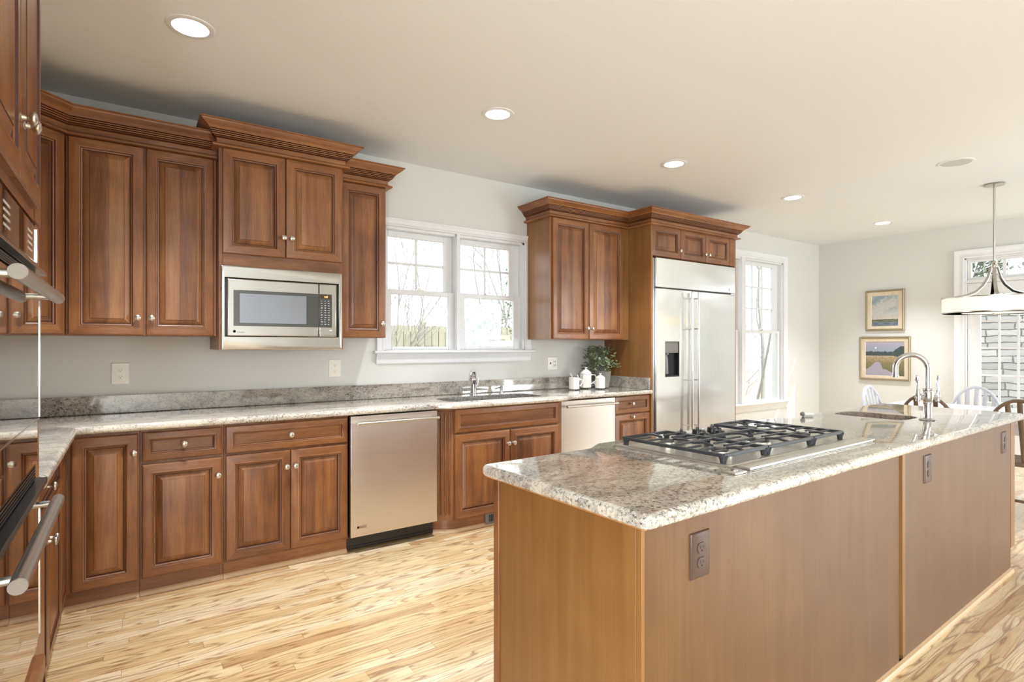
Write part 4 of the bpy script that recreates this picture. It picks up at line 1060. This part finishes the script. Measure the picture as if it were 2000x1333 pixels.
part('handle', MB().tube([Vector(c) + hd * 0.052 + Vector((0, 0, 0.120)), Vector(c) + hd * 0.085 + Vector((0, 0, 0.118)), Vector(c) + hd * 0.098 + Vector((0, 0, 0.09)), Vector(c) + hd * 0.085 + Vector((0, 0, 0.055)), Vector(c) + hd * 0.052 + Vector((0, 0, 0.035))], 0.006, 10), WHITEG, root)
part('spout', MB().tube([Vector(c) + hd * -0.050 + Vector((0, 0, 0.06)), Vector(c) + hd * -0.070 + Vector((0, 0, 0.09)), Vector(c) + hd * -0.078 + Vector((0, 0, 0.118))], [0.012, 0.009, 0.007], 12), WHITEG, root)
feet(root, c, 0.045)
c = (3.560, 3.735, 0.9225)
root = thing('ceramic_sugar_pot', (c[0], c[1], 0.9145), 'small white lidded ceramic pot in front of the grey planter', 'pot')
part('pot_body', MB().lathe([(0.042, 0), (0.046, 0.004), (0.046, 0.088), (0.044, 0.093)], c, n=10, rot=0.5), WHITEG, root, sharp=20)
part('lid', MB().lathe([(0.046, 0.0935), (0.040, 0.104), (0.022, 0.116), (0.007, 0.121), (0.006, 0.128), (0.014, 0.132), (0.014, 0.136), (0, 0.138)], c, n=20), WHITEG, root)
part('handle', MB().tube([Vector(c) + hd * -0.043 + Vector((0, 0, 0.07)), Vector(c) + hd * -0.06 + Vector((0, 0, 0.055)), Vector(c) + hd * -0.043 + Vector((0, 0, 0.03))], 0.0045, 10), WHITEG, root)
feet(root, c, 0.036)
def leafm(name, a, b):
    g = G(name); o = g.obj(); nz = g.noise(o, 22.0, 2)
    return g.bsdf(Base_Color=g.ramp(nz, [(0.3, a), (0.62, b)]), Roughness=0.35, Coat_Weight=0.2)
c = Vector((3.715, 3.87, 0.9145))
root = thing('potted_plant', c, 'bushy green jade plant in a grey stone pot beside the refrigerator panel', 'plant')
pt = part('pot', MB().lathe([(0.058, 0), (0.064, 0.004), (0.080, 0.10), (0.084, 0.148), (0.085, 0.160), (0.079, 0.160), (0.077, 0.140), (0, 0.138)], c, n=32), POTM, root)
part('soil', MB().lathe([(0.077, 0.139), (0.05, 0.143), (0, 0.144)], c, n=24), SOIL, root)
random.seed(11)
st = MB(); lf = MB()
for i in range(70):
    a = random.uniform(0, 2 * math.pi); rr = random.uniform(0.02, 0.17) ; hh = random.uniform(0.0, 0.20)
    rr *= math.sqrt(max(0.15, 1 - (max(0, hh - 0.08) / 0.15) ** 2)) 
    tip = c + Vector((rr * math.cos(a) - 0.025, rr * math.sin(a) * 0.9, 0.18 + hh))
    if tip.y > 4.0: tip.y = 3.99
    if tip.x > 3.875: tip.x = 3.87
    st.tube([c + Vector((0.02 * math.cos(a), 0.02 * math.sin(a), 0.14)), c + Vector((rr * .35 * math.cos(a), rr * .35 * math.sin(a), 0.19 + hh * .4)), tip], [0.005, 0.004, 0.002], 6)
    for k in range(9):
        b = random.uniform(0, 2 * math.pi); el = random.uniform(-0.5, 1.1)
        d_ = Vector((math.cos(b) * math.cos(el), math.sin(b) * math.cos(el), math.sin(el)))
        s0 = tip + Vector((random.uniform(-.018, .018), random.uniform(-.018, .018), random.uniform(-0.03, .015)))
        L = random.uniform(0.024, 0.042); W = L * 0.32; x_, y_, _ = frame_of(d_)
        vs = [s0, s0 + d_ * L * .35 + x_ * W * .8, s0 + d_ * L * .7 + x_ * W, s0 + d_ * L + y_ * 0.003, s0 + d_ * L * .7 - x_ * W, s0 + d_ * L * .35 - x_ * W * .8, s0 + d_ * L * .5 - y_ * 0.005, s0 + d_ * L * .5 + y_ * 0.004]
        for v_ in vs:
            if v_.y > 4.035: v_.y = 4.035
            if v_.x > 3.903: v_.x = 3.903
        lf.add(vs, [(0, 1, 6), (1, 2, 6), (2, 3, 6), (3, 4, 6), (4, 5, 6), (5, 0, 6), (1, 0, 7), (2, 1, 7), (3, 2, 7), (4, 3, 7), (5, 4, 7), (0, 5, 7)])
part('stem', st, BARK, root)
part('foliage', lf, leafm('jade_leaf', rgb(62, 78, 54), rgb(150, 164, 126)), root)

# ------------------------------------------------------------------ pictures
def painting_clouds():
    g = G('painted_clouds_over_marsh'); uv = g.n('TexCoord', 0); s_ = g.sep(uv)
    y = g.m('SUBTRACT', 1.0, s_[1]); z = s_[2]
    vec = g.comb(g.m('MULTIPLY', y, 2.6), g.m('MULTIPLY', z, 3.4), 0.4)
    n1 = g.noise(vec, 1.4, 6, 0.6, 0.8)
    diag = g.m('SUBTRACT', 1.0, g.m('MULTIPLY', g.m('ABSOLUTE', g.m('SUBTRACT', g.m('SUBTRACT', z, 0.52), g.m('MULTIPLY', y, 0.32))), 3.6), clamp=True)
    cl = g.m('ADD', n1, g.m('MULTIPLY', diag, 0.28))
    sky = g.ramp(z, [(0.2, rgb(196, 178, 166)), (0.4, rgb(186, 186, 184)), (0.7, rgb(136, 154, 164)), (1.0, rgb(134, 154, 166))])
    c = g.mix(g.mapr(cl, 0.5, 0.68, 0, 1), sky, rgb(190, 190, 186))
    c = g.mix(g.mapr(g.noise(vec, 3.5, 5, 0.7, 1.0), 0.55, 0.7, 0, 0.6), c, rgb(128, 134, 138))
    land = g.noise(g.comb(g.m('MULTIPLY', y, 3.0), g.m('MULTIPLY', z, 26.0), 0.0), 1.5, 4, 0.6)
    lc = g.ramp(land, [(0.35, rgb(70, 84, 76)), (0.55, rgb(112, 116, 84)), (0.7, rgb(134, 132, 100))])
    wc = g.ramp(land, [(0.35, rgb(66, 78, 92)), (0.65, rgb(126, 138, 148))])
    hz = g.m('ADD', 0.205, g.m('MULTIPLY', g.noise(g.comb(g.m('MULTIPLY', y, 7.0), 0.0, 0.0), 1.0, 2), 0.035))
    c = g.mix(g.m('LESS_THAN', z, hz), c, rgb(62, 80, 84))
    c = g.mix(g.m('LESS_THAN', z, 0.205), c, lc)
    c = g.mix(g.m('LESS_THAN', z, 0.135), c, wc)
    return g.bsdf(Base_Color=c, Roughness=0.55)
def painting_marsh():
    g = G('painted_marsh_creek'); uv = g.n('TexCoord', 0); s_ = g.sep(uv)
    y = g.m('SUBTRACT', 1.0, s_[1]); z = s_[2]
    sky = g.ramp(z, [(0.6, rgb(140, 150, 164)), (0.8, rgb(142, 148, 162)), (1.0, rgb(162, 152, 164))])
    gr = g.noise(g.comb(g.m('MULTIPLY', y, 26.0), g.m('MULTIPLY', z, 12.0), 0.0), 1.0, 4, 0.65)
    field = g.ramp(z, [(0.05, rgb(92, 92, 66)), (0.35, rgb(124, 116, 82)), (0.5, rgb(158, 138, 104)), (0.58, rgb(174, 154, 122))])
    field = g.mix(g.mapr(gr, 0.45, 0.65, 0, 0.5), field, rgb(92, 92, 56))
    c = g.mix(g.m('LESS_THAN', z, 0.585), sky, field)
    tn = g.noise(g.comb(g.m('MULTIPLY', y, 11.0), 0.0, 0.0), 1.0, 3, 0.6)
    big = g.m('MULTIPLY', g.mapr(y, 0.72, 0.92, 0, 1), 0.17)
    top = g.m('ADD', g.m('ADD', 0.655, g.m('MULTIPLY', tn, 0.14)), g.m('SUBTRACT', big, 0.015))
    bot = g.m('SUBTRACT', 0.59, g.m('MULTIPLY', big, 0.35))
    tree = g.m('MULTIPLY', g.m('LESS_THAN', z, top), g.m('GREATER_THAN', z, bot))
    tc = g.mix(g.noise(g.comb(g.m('MULTIPLY', y, 20.0), g.m('MULTIPLY', z, 20.0), 0.0), 1.0, 3), rgb(34, 44, 46), rgb(76, 88, 86))
    c = g.mix(tree, c, tc)
    nb = g.m('MULTIPLY', g.m('SUBTRACT', g.noise(g.comb(g.m('MULTIPLY', y, 5.0), g.m('MULTIPLY', z, 9.0), 0.0), 1.0, 3), 0.5), 0.16)
    # river: widens towards the bottom left
    left = g.ramp(z, [(0.0, 0.0), (0.16, 0.0), (0.26, 0.12), (0.34, 0.2), (0.4, 0.3)])
    right = g.ramp(z, [(0.0, 0.86), (0.12, 0.66), (0.22, 0.44), (0.34, 0.40), (0.4, 0.36)])
    yy = g.m('ADD', y, nb)
    rv = g.m('MULTIPLY', g.m('MULTIPLY', g.m('GREATER_THAN', yy, left), g.m('LESS_THAN', yy, right)), g.m('LESS_THAN', z, 0.395))
    c = g.mix(rv, c, rgb(152, 148, 160))
    dy = g.m('SUBTRACT', y, 0.27); dz = g.m('MULTIPLY', g.m('SUBTRACT', z, 0.82), 0.9)
    moon = g.m('LESS_THAN', g.m('ADD', g.m('MULTIPLY', dy, dy), g.m('MULTIPLY', dz, dz)), 0.0004)
    c = g.mix(moon, c, rgb(240, 236, 230))
    return g.bsdf(Base_Color=c, Roughness=0.5)
def picture(y0, y1, z0, z1, ay0, ay1, az0, az1, mat, label):
    root = thing('framed_painting', (XR, (y0 + y1) / 2, z0), label, 'painting', 'framed paintings on the right wall')
    def ring(o, i, xo, xi, m_):
        vs = []
        for (a, b, c_, d_), x in ((o, xo), (i, xi)):
            vs += [(x, b, c_), (x, a, c_), (x, a, d_), (x, b, d_)]
        m_.add(vs, [(k, (k + 1) % 4, 4 + (k + 1) % 4, 4 + k) for k in range(4)])
    m_ = MB(); O = (y0, y1, z0, z1)
    ins = lambda t: (y0 + t, y1 - t, z0 + t, z1 - t)
    ring(O, O, XR - 0.001, XR - 0.026, m_); ring(O, ins(0.006), XR - 0.026, XR - 0.034, m_); ring(ins(0.006), ins(0.016), XR - 0.034, XR - 0.034, m_); ring(ins(0.016), ins(0.022), XR - 0.034, XR - 0.022, m_)
    ring(ins(0.022), (y0 + 0.03, y1 - 0.03, z0 + 0.03, z1 - 0.03), XR - 0.022, XR - 0.018, m_)
    part('outer_frame', m_, GOLD, root, sharp=20)
    m_ = MB(); A = (ay0, ay1, az0, az1); A2 = (ay0 - 0.006, ay1 + 0.006, az0 - 0.006, az1 + 0.006)
    ring(ins(0.021), A2, XR - 0.021, XR - 0.017, m_); ring(A2, A, XR - 0.017, XR - 0.009, m_)
    part('inner_liner', m_, LINER, root, sharp=20)
    part('canvas', MB().box(XR - 0.012, XR - 0.006, ay0 - 0.003, ay1 + 0.003, az0 - 0.003, az1 + 0.003), mat, root, smooth=False)
picture(2.975, 3.425, 1.510, 2.040, 3.050, 3.352, 1.572, 1.962, painting_clouds(), 'smaller upper painting of clouds over a marsh in a champagne frame')
picture(2.910, 3.500, 0.862, 1.432, 2.982, 3.425, 0.925, 1.362, painting_marsh(), 'larger lower painting of a creek winding through a marsh at dusk')

# ------------------------------------------------------------------ ceiling lights and speaker
LENS = emis('recessed_lens_glow', (1.0, 0.95, 0.86, 1), 7.0)
LAB = ['recessed ceiling light largest in view, above the tall left cabinets', 'recessed ceiling light above the sink, second from the left', 'recessed ceiling light in front of the cabinet beside the refrigerator',
       'recessed ceiling light beyond the refrigerator, fourth of the row', 'recessed ceiling light farthest away, near the far right corner']
proto = None
for i, x in enumerate((0.228, 1.873, 3.525, 5.270, 7.218)):
    loc = (x, 2.87, CH)
    if proto is None:
        proto = thing('recessed_light', loc, LAB[0], 'ceiling light', 'recessed lights in a row along the ceiling')
        part('trim_ring', MB().lathe([(0.072, -0.001), (0.074, -0.006), (0.086, -0.007), (0.098, -0.004), (0.100, -0.0005)], loc, n=48), WHITE, proto)
        part('lens', MB().lathe([(0.0735, -0.0045), (0.05, -0.006), (0, -0.0065)], loc, n=48), LENS, proto)
    else: copy_thing(proto, loc, label=LAB[i])
    lamp('recessed_lamp', 'SPOT', (x, 2.87, CH - 0.03), (0, 0, 0), 150, (0.94, 0.955, 1.0), spot_size=R(96), spot_blend=0.75, shadow_soft_size=0.06)
root = thing('ceiling_speaker', (5.316, 1.605, CH), 'round white ceiling speaker with grey grille near the pendant', 'speaker')
part('speaker_rim', MB().lathe([(0.098, -0.001), (0.100, -0.005), (0.118, -0.005), (0.122, -0.0005)], (5.316, 1.605, CH), n=40), WHITE, root)
part('speaker_grille', MB().lathe([(0.0985, -0.003), (0.05, -0.005), (0, -0.0055)], (5.316, 1.605, CH), n=40), plain('speaker_mesh', rgb(196, 194, 190), 0.6, bump=0.6, bscale=500), root)

# ------------------------------------------------------------------ pendant
PX, PY = 6.30, 1.622
root = thing('drum_pendant', (PX, PY, CH), 'wide cream drum pendant with brushed metal arms hanging over the dining table', 'pendant light')
part('canopy', MB().lathe([(0.072, -0.001), (0.075, -0.010), (0.066, -0.016), (0.030, -0.020), (0.012, -0.030)], (PX, PY, CH), n=32), BRUSH, root)
part('rod', MB().lathe([(0.009, 2.02 - CH), (0.009, -0.02)], (PX, PY, CH), n=14), BRUSH, root)
part('hub', MB().lathe([(0.014, 0), (0.024, 0.004), (0.024, 0.02), (0.015, 0.03), (0.022, 0.045), (0.012, 0.06), (0.009, 0.065)], (PX, PY, 2.000), n=20), NICKEL, root)
for k in range(4):
    a = R(20 + 90 * k); dv = Vector((math.cos(a), math.sin(a), 0)); pts = []
    for t, rr, zz in ((0, 0.020, 2.015), (0, 0.030, 1.97), (0, 0.045, 1.91), (0, 0.075, 1.85), (0, 0.125, 1.795), (0, 0.20, 1.762), (0, 0.29, 1.748), (0, 0.372, 1.742)):
        pts.append(Vector((PX, PY, zz)) + dv * rr)
    part('arm', MB().tube(pts, 0.013, 10, flat=0.2, up=None), BRUSH, root)
SHD = None
g = G('linen_shade_glow')
b = g.n('BsdfPrincipled', 0, None, Base_Color=rgb(240, 230, 208), Roughness=0.7, Emission_Color=rgb(255, 240, 214), Emission_Strength=0.55)
g.t.links.new(b, g.out.inputs[0]); SHD = g.mat
sh = part('shade', MB().lathe([(0.364, 1.612), (0.368, 1.612), (0.368, 1.733), (0.364, 1.733), (0.364, 1.612)], (PX, PY, 0), n=72), SHD, root)
part('shade_ring', MB().lathe([(0.363, 1.732), (0.371, 1.732), (0.371, 1.742), (0.363, 1.742), (0.363, 1.732)], (PX, PY, 0), n=72), BRUSH, root)
part('shade_ring', MB().lathe([(0.363, 1.603), (0.371, 1.603), (0.371, 1.612), (0.363, 1.612), (0.363, 1.603)], (PX, PY, 0), n=72), BRUSH, root)
part('diffuser', MB().lathe([(0.362, 1.608), (0.2, 1.602), (0.03, 1.600), (0, 1.600)], (PX, PY, 0), n=48), SHD, root)
part('finial', MB().lathe([(0.0, -0.014), (0.012, -0.010), (0.016, 0.0)], (PX, PY, 1.600), n=16), NICKEL, root)

# ------------------------------------------------------------------ dining set
root = thing('dining_table', (5.925, 1.2, 0), 'long glossy white dining table beyond the island', 'table')
part('table_top', MB().box(5.40, 6.45, 0.0, 2.36, 0.722, 0.760), TABLEW, root, 0.006)
part('apron', MB().box(5.50, 6.35, 0.10, 2.26, 0.635, 0.7215), TABLEW, root, 0.002)
for x in (5.475, 6.375):
    for y in (0.075, 2.285):
        part('leg', MB().tube([(x, y, 0.0), (x, y, 0.1), (x, y, 0.634)], [0.030, 0.036, 0.042], 16), TABLEW, root)

def make_chair(mat, label, group):
    root = thing('dining_chair', (0, 0, 0), label, 'chair', group)
    sh_ = []
    for i in range(28):
        a = 2 * math.pi * i / 28
        x = 0.215 * math.copysign(abs(math.cos(a)) ** 0.7, math.cos(a)); y = 0.205 * math.copysign(abs(math.sin(a)) ** 0.7, math.sin(a))
        sh_.append((x * (1.0 + 0.08 * (y / 0.2)), y))
    part('seat', MB().prism(sh_, 0.440, 0.470), mat, root, 0.010, segs=3)
    pts = []
    for k in range(21):
        a = math.pi * k / 20
        x = 0.215 * math.cos(a); h = math.sin(a) ** 0.8
        z = 0.472 + 0.448 * h
        pts.append(Vector((x, -0.165 - 0.09 * h, z)))
    part('bow', MB().tube(pts, 0.016, 10, flat=0.75), mat, root)
    for x in (-0.135, -0.068, 0.0, 0.068, 0.135):
        h = math.sqrt(max(0, 1 - (x / 0.215) ** 2)) ** 0.8
        p0 = Vector((x * 0.8, -0.170, 0.468)); p1 = Vector((x, -0.165 - 0.09 * h, 0.472 + 0.448 * h))
        part('slat', MB().tube([p0, p0.lerp(p1, 0.35), p0.lerp(p1, 0.7), p1], [0.009, 0.012, 0.017, 0.015], 8, flat=0.4, up=(0, 1, 0)), mat, root)
    lg = []
    for sx in (-1, 1):
        for sy in (-1, 1):
            t0 = Vector((0.15 * sx, 0.14 * sy, 0.442)); t1 = Vector((0.205 * sx, 0.19 * sy, 0.0))
            part('leg', MB().tube([t1, t0.lerp(t1, 0.7), t0.lerp(t1, 0.4), t0.lerp(t1, 0.15), t0], [0.011, 0.015, 0.019, 0.015, 0.012], 12), mat, root)
    part('stretcher', MB().tube([(-0.185, 0.17, 0.15), (-0.185, 0, 0.15), (-0.185, -0.17, 0.15)], [0.008, 0.012, 0.008], 8), mat, root)
    part('stretcher', MB().tube([(0.185, 0.17, 0.15), (0.185, 0, 0.15), (0.185, -0.17, 0.15)], [0.008, 0.012, 0.008], 8), mat, root)
    part('stretcher', MB().tube([(-0.185, 0, 0.152), (0, 0, 0.152), (0.185, 0, 0.152)], [0.008, 0.012, 0.008], 8), mat, root)
    return root
GC1 = 'weathered brown bow-back chairs on the island side of the table'; GC2 = 'white bow-back chairs round the table'
c1 = make_chair(DKWOOD, 'brown bow-back chair partly hidden behind the gooseneck faucet', GC1)
c1.location = (5.46, 1.77, 0); c1.rotation_euler = (0, 0, R(-90))
c1b = copy_thing(c1, (5.46, 1.20, 0), R(-90), 'brown bow-back chair at the right edge, beyond the island corner')
w1 = make_chair(CHAIRW, 'white bow-back chair across the table, in front of the glazed terrace door', GC2)
w1.location = (6.32, 1.82, 0); w1.rotation_euler = (0, 0, R(90))
w1b = copy_thing(w1, (5.86, 2.20, 0), R(180), 'white bow-back chair at the head of the table, below the paintings')

# ------------------------------------------------------------------ outdoors
def ground_mat():
    g = G('pale_leaf_litter'); o = g.obj(); n1 = g.noise(o, 3.0, 5, 0.7)
    return g.bsdf(Base_Color=g.ramp(n1, [(0.3, rgb(150, 142, 120)), (0.6, rgb(186, 178, 158)), (0.8, rgb(150, 156, 120))]), Roughness=0.95)
m = MB().box(-14, 34, -16, 34, -0.45, -0.30); o = struct('ground', m, ground_mat(), smooth=False)
m = MB().box(XL - WT, XR + 6.0, YF - 5, YF - WT - 0.01, -0.29, -0.12).box(XR + WT + 0.01, XR + 6, YF - WT, 4.5, -0.29, -0.12); struct('terrace_paving', m, plain('terrace_stone', rgb(190, 188, 182), 0.85), smooth=False)
def stone_mat():
    g = G('stacked_ledge_stone'); o = g.obj(); s_ = g.sep(o)
    wob = g.noise(o, 3.0, 3, 0.6)
    z = g.m('ADD', s_[2], g.m('MULTIPLY', wob, 0.06))
    row = g.m('FLOOR', g.m('DIVIDE', z, 0.105)); rr = g.n('TexWhiteNoise', 0, dict(noise_dimensions='1D'), W=row)
    ux = g.m('ADD', g.m('DIVIDE', g.m('ADD', s_[1], g.m('MULTIPLY', wob, 0.08)), 0.42), g.m('MULTIPLY', rr, 7.7))
    idv = g.n('TexWhiteNoise', 0, dict(noise_dimensions='2D'), Vector=g.comb(row, g.m('FLOOR', ux), 0.0))
    fz = g.m('FRACT', g.m('DIVIDE', z, 0.105)); fy = g.m('FRACT', ux)
    ez = g.m('MINIMUM', fz, g.m('SUBTRACT', 1.0, fz)); ey = g.m('MINIMUM', fy, g.m('SUBTRACT', 1.0, fy))
    seam = g.m('MAXIMUM', g.mapr(ez, 0.0, 0.10, 1, 0), g.mapr(ey, 0.0, 0.03, 1, 0))
    surf = g.noise(g.vm('MULTIPLY', o, (6, 6, 14)), 1.0, 5, 0.7)
    c = g.ramp(idv, [(0.0, rgb(176, 174, 170)), (0.4, rgb(196, 194, 190)), (0.75, rgb(208, 206, 200)), (1.0, rgb(216, 212, 204))])
    c = g.mix(g.m('MULTIPLY', surf, 0.4), c, rgb(164, 162, 160))
    c = g.mix(g.m('MULTIPLY', seam, g.mapr(surf, 0.35, 0.6, 0.25, 1.0)), c, rgb(120, 118, 116))
    h = g.m('SUBTRACT', g.m('ADD', g.m('MULTIPLY', idv, 0.5), g.m('MULTIPLY', surf, 0.6)), seam)
    return g.bsdf(Base_Color=c, Roughness=0.85, Normal=g.bump(h, 0.8, 0.03))
root = thing('stone_garden_wall', (11.2, 1.5, -0.29), 'grey dry-stacked stone wall outside the glazed terrace door', 'wall')
part('wall_stones', MB().box(11.2, 11.6, -4.0, 5.6, -0.29, 2.36), stone_mat(), root, smooth=False)

def twig_tree(m, p, d, r, L, depth, spread=0.55, minr=0.004):
    n = 4; pts = [p]; dd_ = d.copy()
    for i in range(n):
        dd_ = (dd_ + Vector((random.uniform(-.16, .16), random.uniform(-.16, .16), random.uniform(-.05, .10)))).normalized()
        pts.append(pts[-1] + dd_ * L / n)
    m.tube(pts, [max(minr, r * (1 - 0.45 * i / n)) for i in range(n + 1)], 6 if r > 0.03 else 4)
    if depth > 0:
        for k in range(random.choice((2, 3, 3))):
            q_ = pts[random.choice((2, 3, 4, 4))]
            nd = (dd_ + Vector((random.uniform(-1, 1), random.uniform(-1, 1), random.uniform(-0.2, 0.7))) * spread * 1.5).normalized()
            twig_tree(m, q_, nd, r * 0.55, L * random.uniform(0.6, 0.85), depth - 1, spread, minr)
random.seed(21)
TG = 'bare trees beyond the windows'
def bare_tree(x, y, r, h, depth, label, stems=1):
    root = thing('bare_tree', (x, y, -0.31), label, 'tree', TG)
    m = MB()
    for s_ in range(stems):
        d_ = Vector((random.uniform(-.15, .15), random.uniform(-.15, .15), 1)).normalized() if stems == 1 else Vector((random.uniform(-.5, .5), random.uniform(-.5, .5), 1)).normalized()
        twig_tree(m, Vector((x + random.uniform(-.1, .1) * (stems > 1), y, -0.31)), d_, r, h, depth)
    part('branches', m, BARK, root)
bare_tree(3.3, 7.6, 0.018, 1.1, 4, 'slender bare sapling seen low through the left sash over the sink', 3)
bare_tree(3.5, 9.3, 0.020, 1.3, 4, 'bare multi-stem shrub by the fence behind the left sink window', 4)
bare_tree(3.4, 15.5, 0.12, 5.5, 3, 'tall bare tree with two straight trunks, upper left of the sink window', 2)
bare_tree(8.0, 13.5, 0.05, 3.2, 4, 'spreading bare tree filling the upper right sash over the sink', 2)
bare_tree(5.6, 13.0, 0.03, 2.6, 4, 'thin bare tree in the middle of the sink window', 2)
bare_tree(11.3, 7.05, 0.035, 3.4, 3, 'bare tree with a grey trunk near the mullion of the tall window')
bare_tree(12.4, 7.5, 0.055, 3.6, 3, 'thicker bare tree on the right side of the tall window')
bare_tree(9.6, 6.3, 0.018, 0.9, 3, 'low twiggy shrub at the bottom of the tall window', 3)
def leafy(x, y, z, sx, sy, sz, n, label, name='evergreen_shrub', stem=True, size=0.09):
    root = thing(name, (x, y, -0.31), label, 'shrub', 'leafy shrubs outside')
    m = MB()
    for i in range(n):
        while True:
            p = Vector((random.uniform(-1, 1), random.uniform(-1, 1), random.uniform(-1, 1)))
            if 0.35 < p.length < 1: break
        c_ = Vector((x + p.x * sx, y + p.y * sy, z + p.z * sz)); d_ = Vector((random.gauss(0, 1), random.gauss(0, 1), random.gauss(0, 1))).normalized(); x_, y_, _ = frame_of(d_)
        L = size * random.uniform(0.6, 1.2); W = L * 0.35
        m.add([c_, c_ + d_ * L * .5 + x_ * W, c_ + d_ * L + y_ * L * 0.15, c_ + d_ * L * .5 - x_ * W], [(0, 1, 2, 3)])
    part('foliage', m, LEAFD, root, smooth=False)
    m = MB()
    for i in range(5): m.tube([(x, y, -0.31), (x + random.uniform(-.3, .3) * sx, y + random.uniform(-.3, .3) * sy, z * 0.5), (x + random.uniform(-.6, .6) * sx, y + random.uniform(-.6, .6) * sy, z + 0.4 * sz)], [0.04, 0.03, 0.01], 6)
    part('stem', m, BARK, root)
LEAFD = leafm('evergreen_leaf', rgb(104, 116, 100), rgb(160, 170, 150))
leafy(5.35, 8.9, 1.35, 0.55, 0.5, 0.75, 1500, 'dense evergreen shrub behind the right sash over the sink')
leafy(7.7, 10.5, 2.0, 0.9, 0.7, 1.6, 1500, 'taller evergreen at the right side of the sink window')
for k, (yy, lab) in enumerate(((3.6, 'evergreen hedge bush above the stone wall, left end of the transom'), (2.2, 'evergreen hedge bush above the stone wall, middle of the transom'), (0.8, 'evergreen hedge bush above the stone wall, right end of the transom'))):
    leafy(12.4, yy, 2.5, 0.6, 0.62, 1.0, 1500, lab, 'hedge_bush', size=0.12)
FENCEM = wood('weathered_fence_board', rgb(124, 122, 110), rgb(146, 142, 126), rgb(160, 156, 138), (10, 10, 0.8), coat=0.0, rough=0.9)
root = thing('board_fence', (5.0, 10.3, -0.3), 'weathered vertical board fence across the garden behind the sink window', 'fence')
m = MB()
for i in range(64): m.box(0.0 + i * 0.155, 0.143 + i * 0.155, 10.3, 10.32, -0.25, 1.72 + 0.008 * math.sin(i * 2.3))
part('boards', m, FENCEM, root)
part('backing_boards', MB().box(0.0, 9.9, 10.322, 10.335, -0.25, 1.60), plain('dark_backing', rgb(60, 58, 52), 0.9), root)
for i in range(5): part('post', MB().box(0.1 + i * 2.4, 0.2 + i * 2.4, 10.336, 10.43, -0.3, 1.80), FENCEM, root)
root = thing('wooden_box', (5.6, 8.0, -0.3), 'wooden garden box with a pale yellow slanted lid behind the right sash', 'box')
part('box_body', MB().box(5.02, 5.30, 7.9, 8.2, -0.30, 1.42), FENCEM, root)
part('box_lid', MB().prism([(4.97, 7.84), (5.36, 7.84), (5.36, 8.26), (4.97, 8.26)], 1.42, 1.49), plain('yellow_lid', rgb(232, 214, 140), 0.7), root)
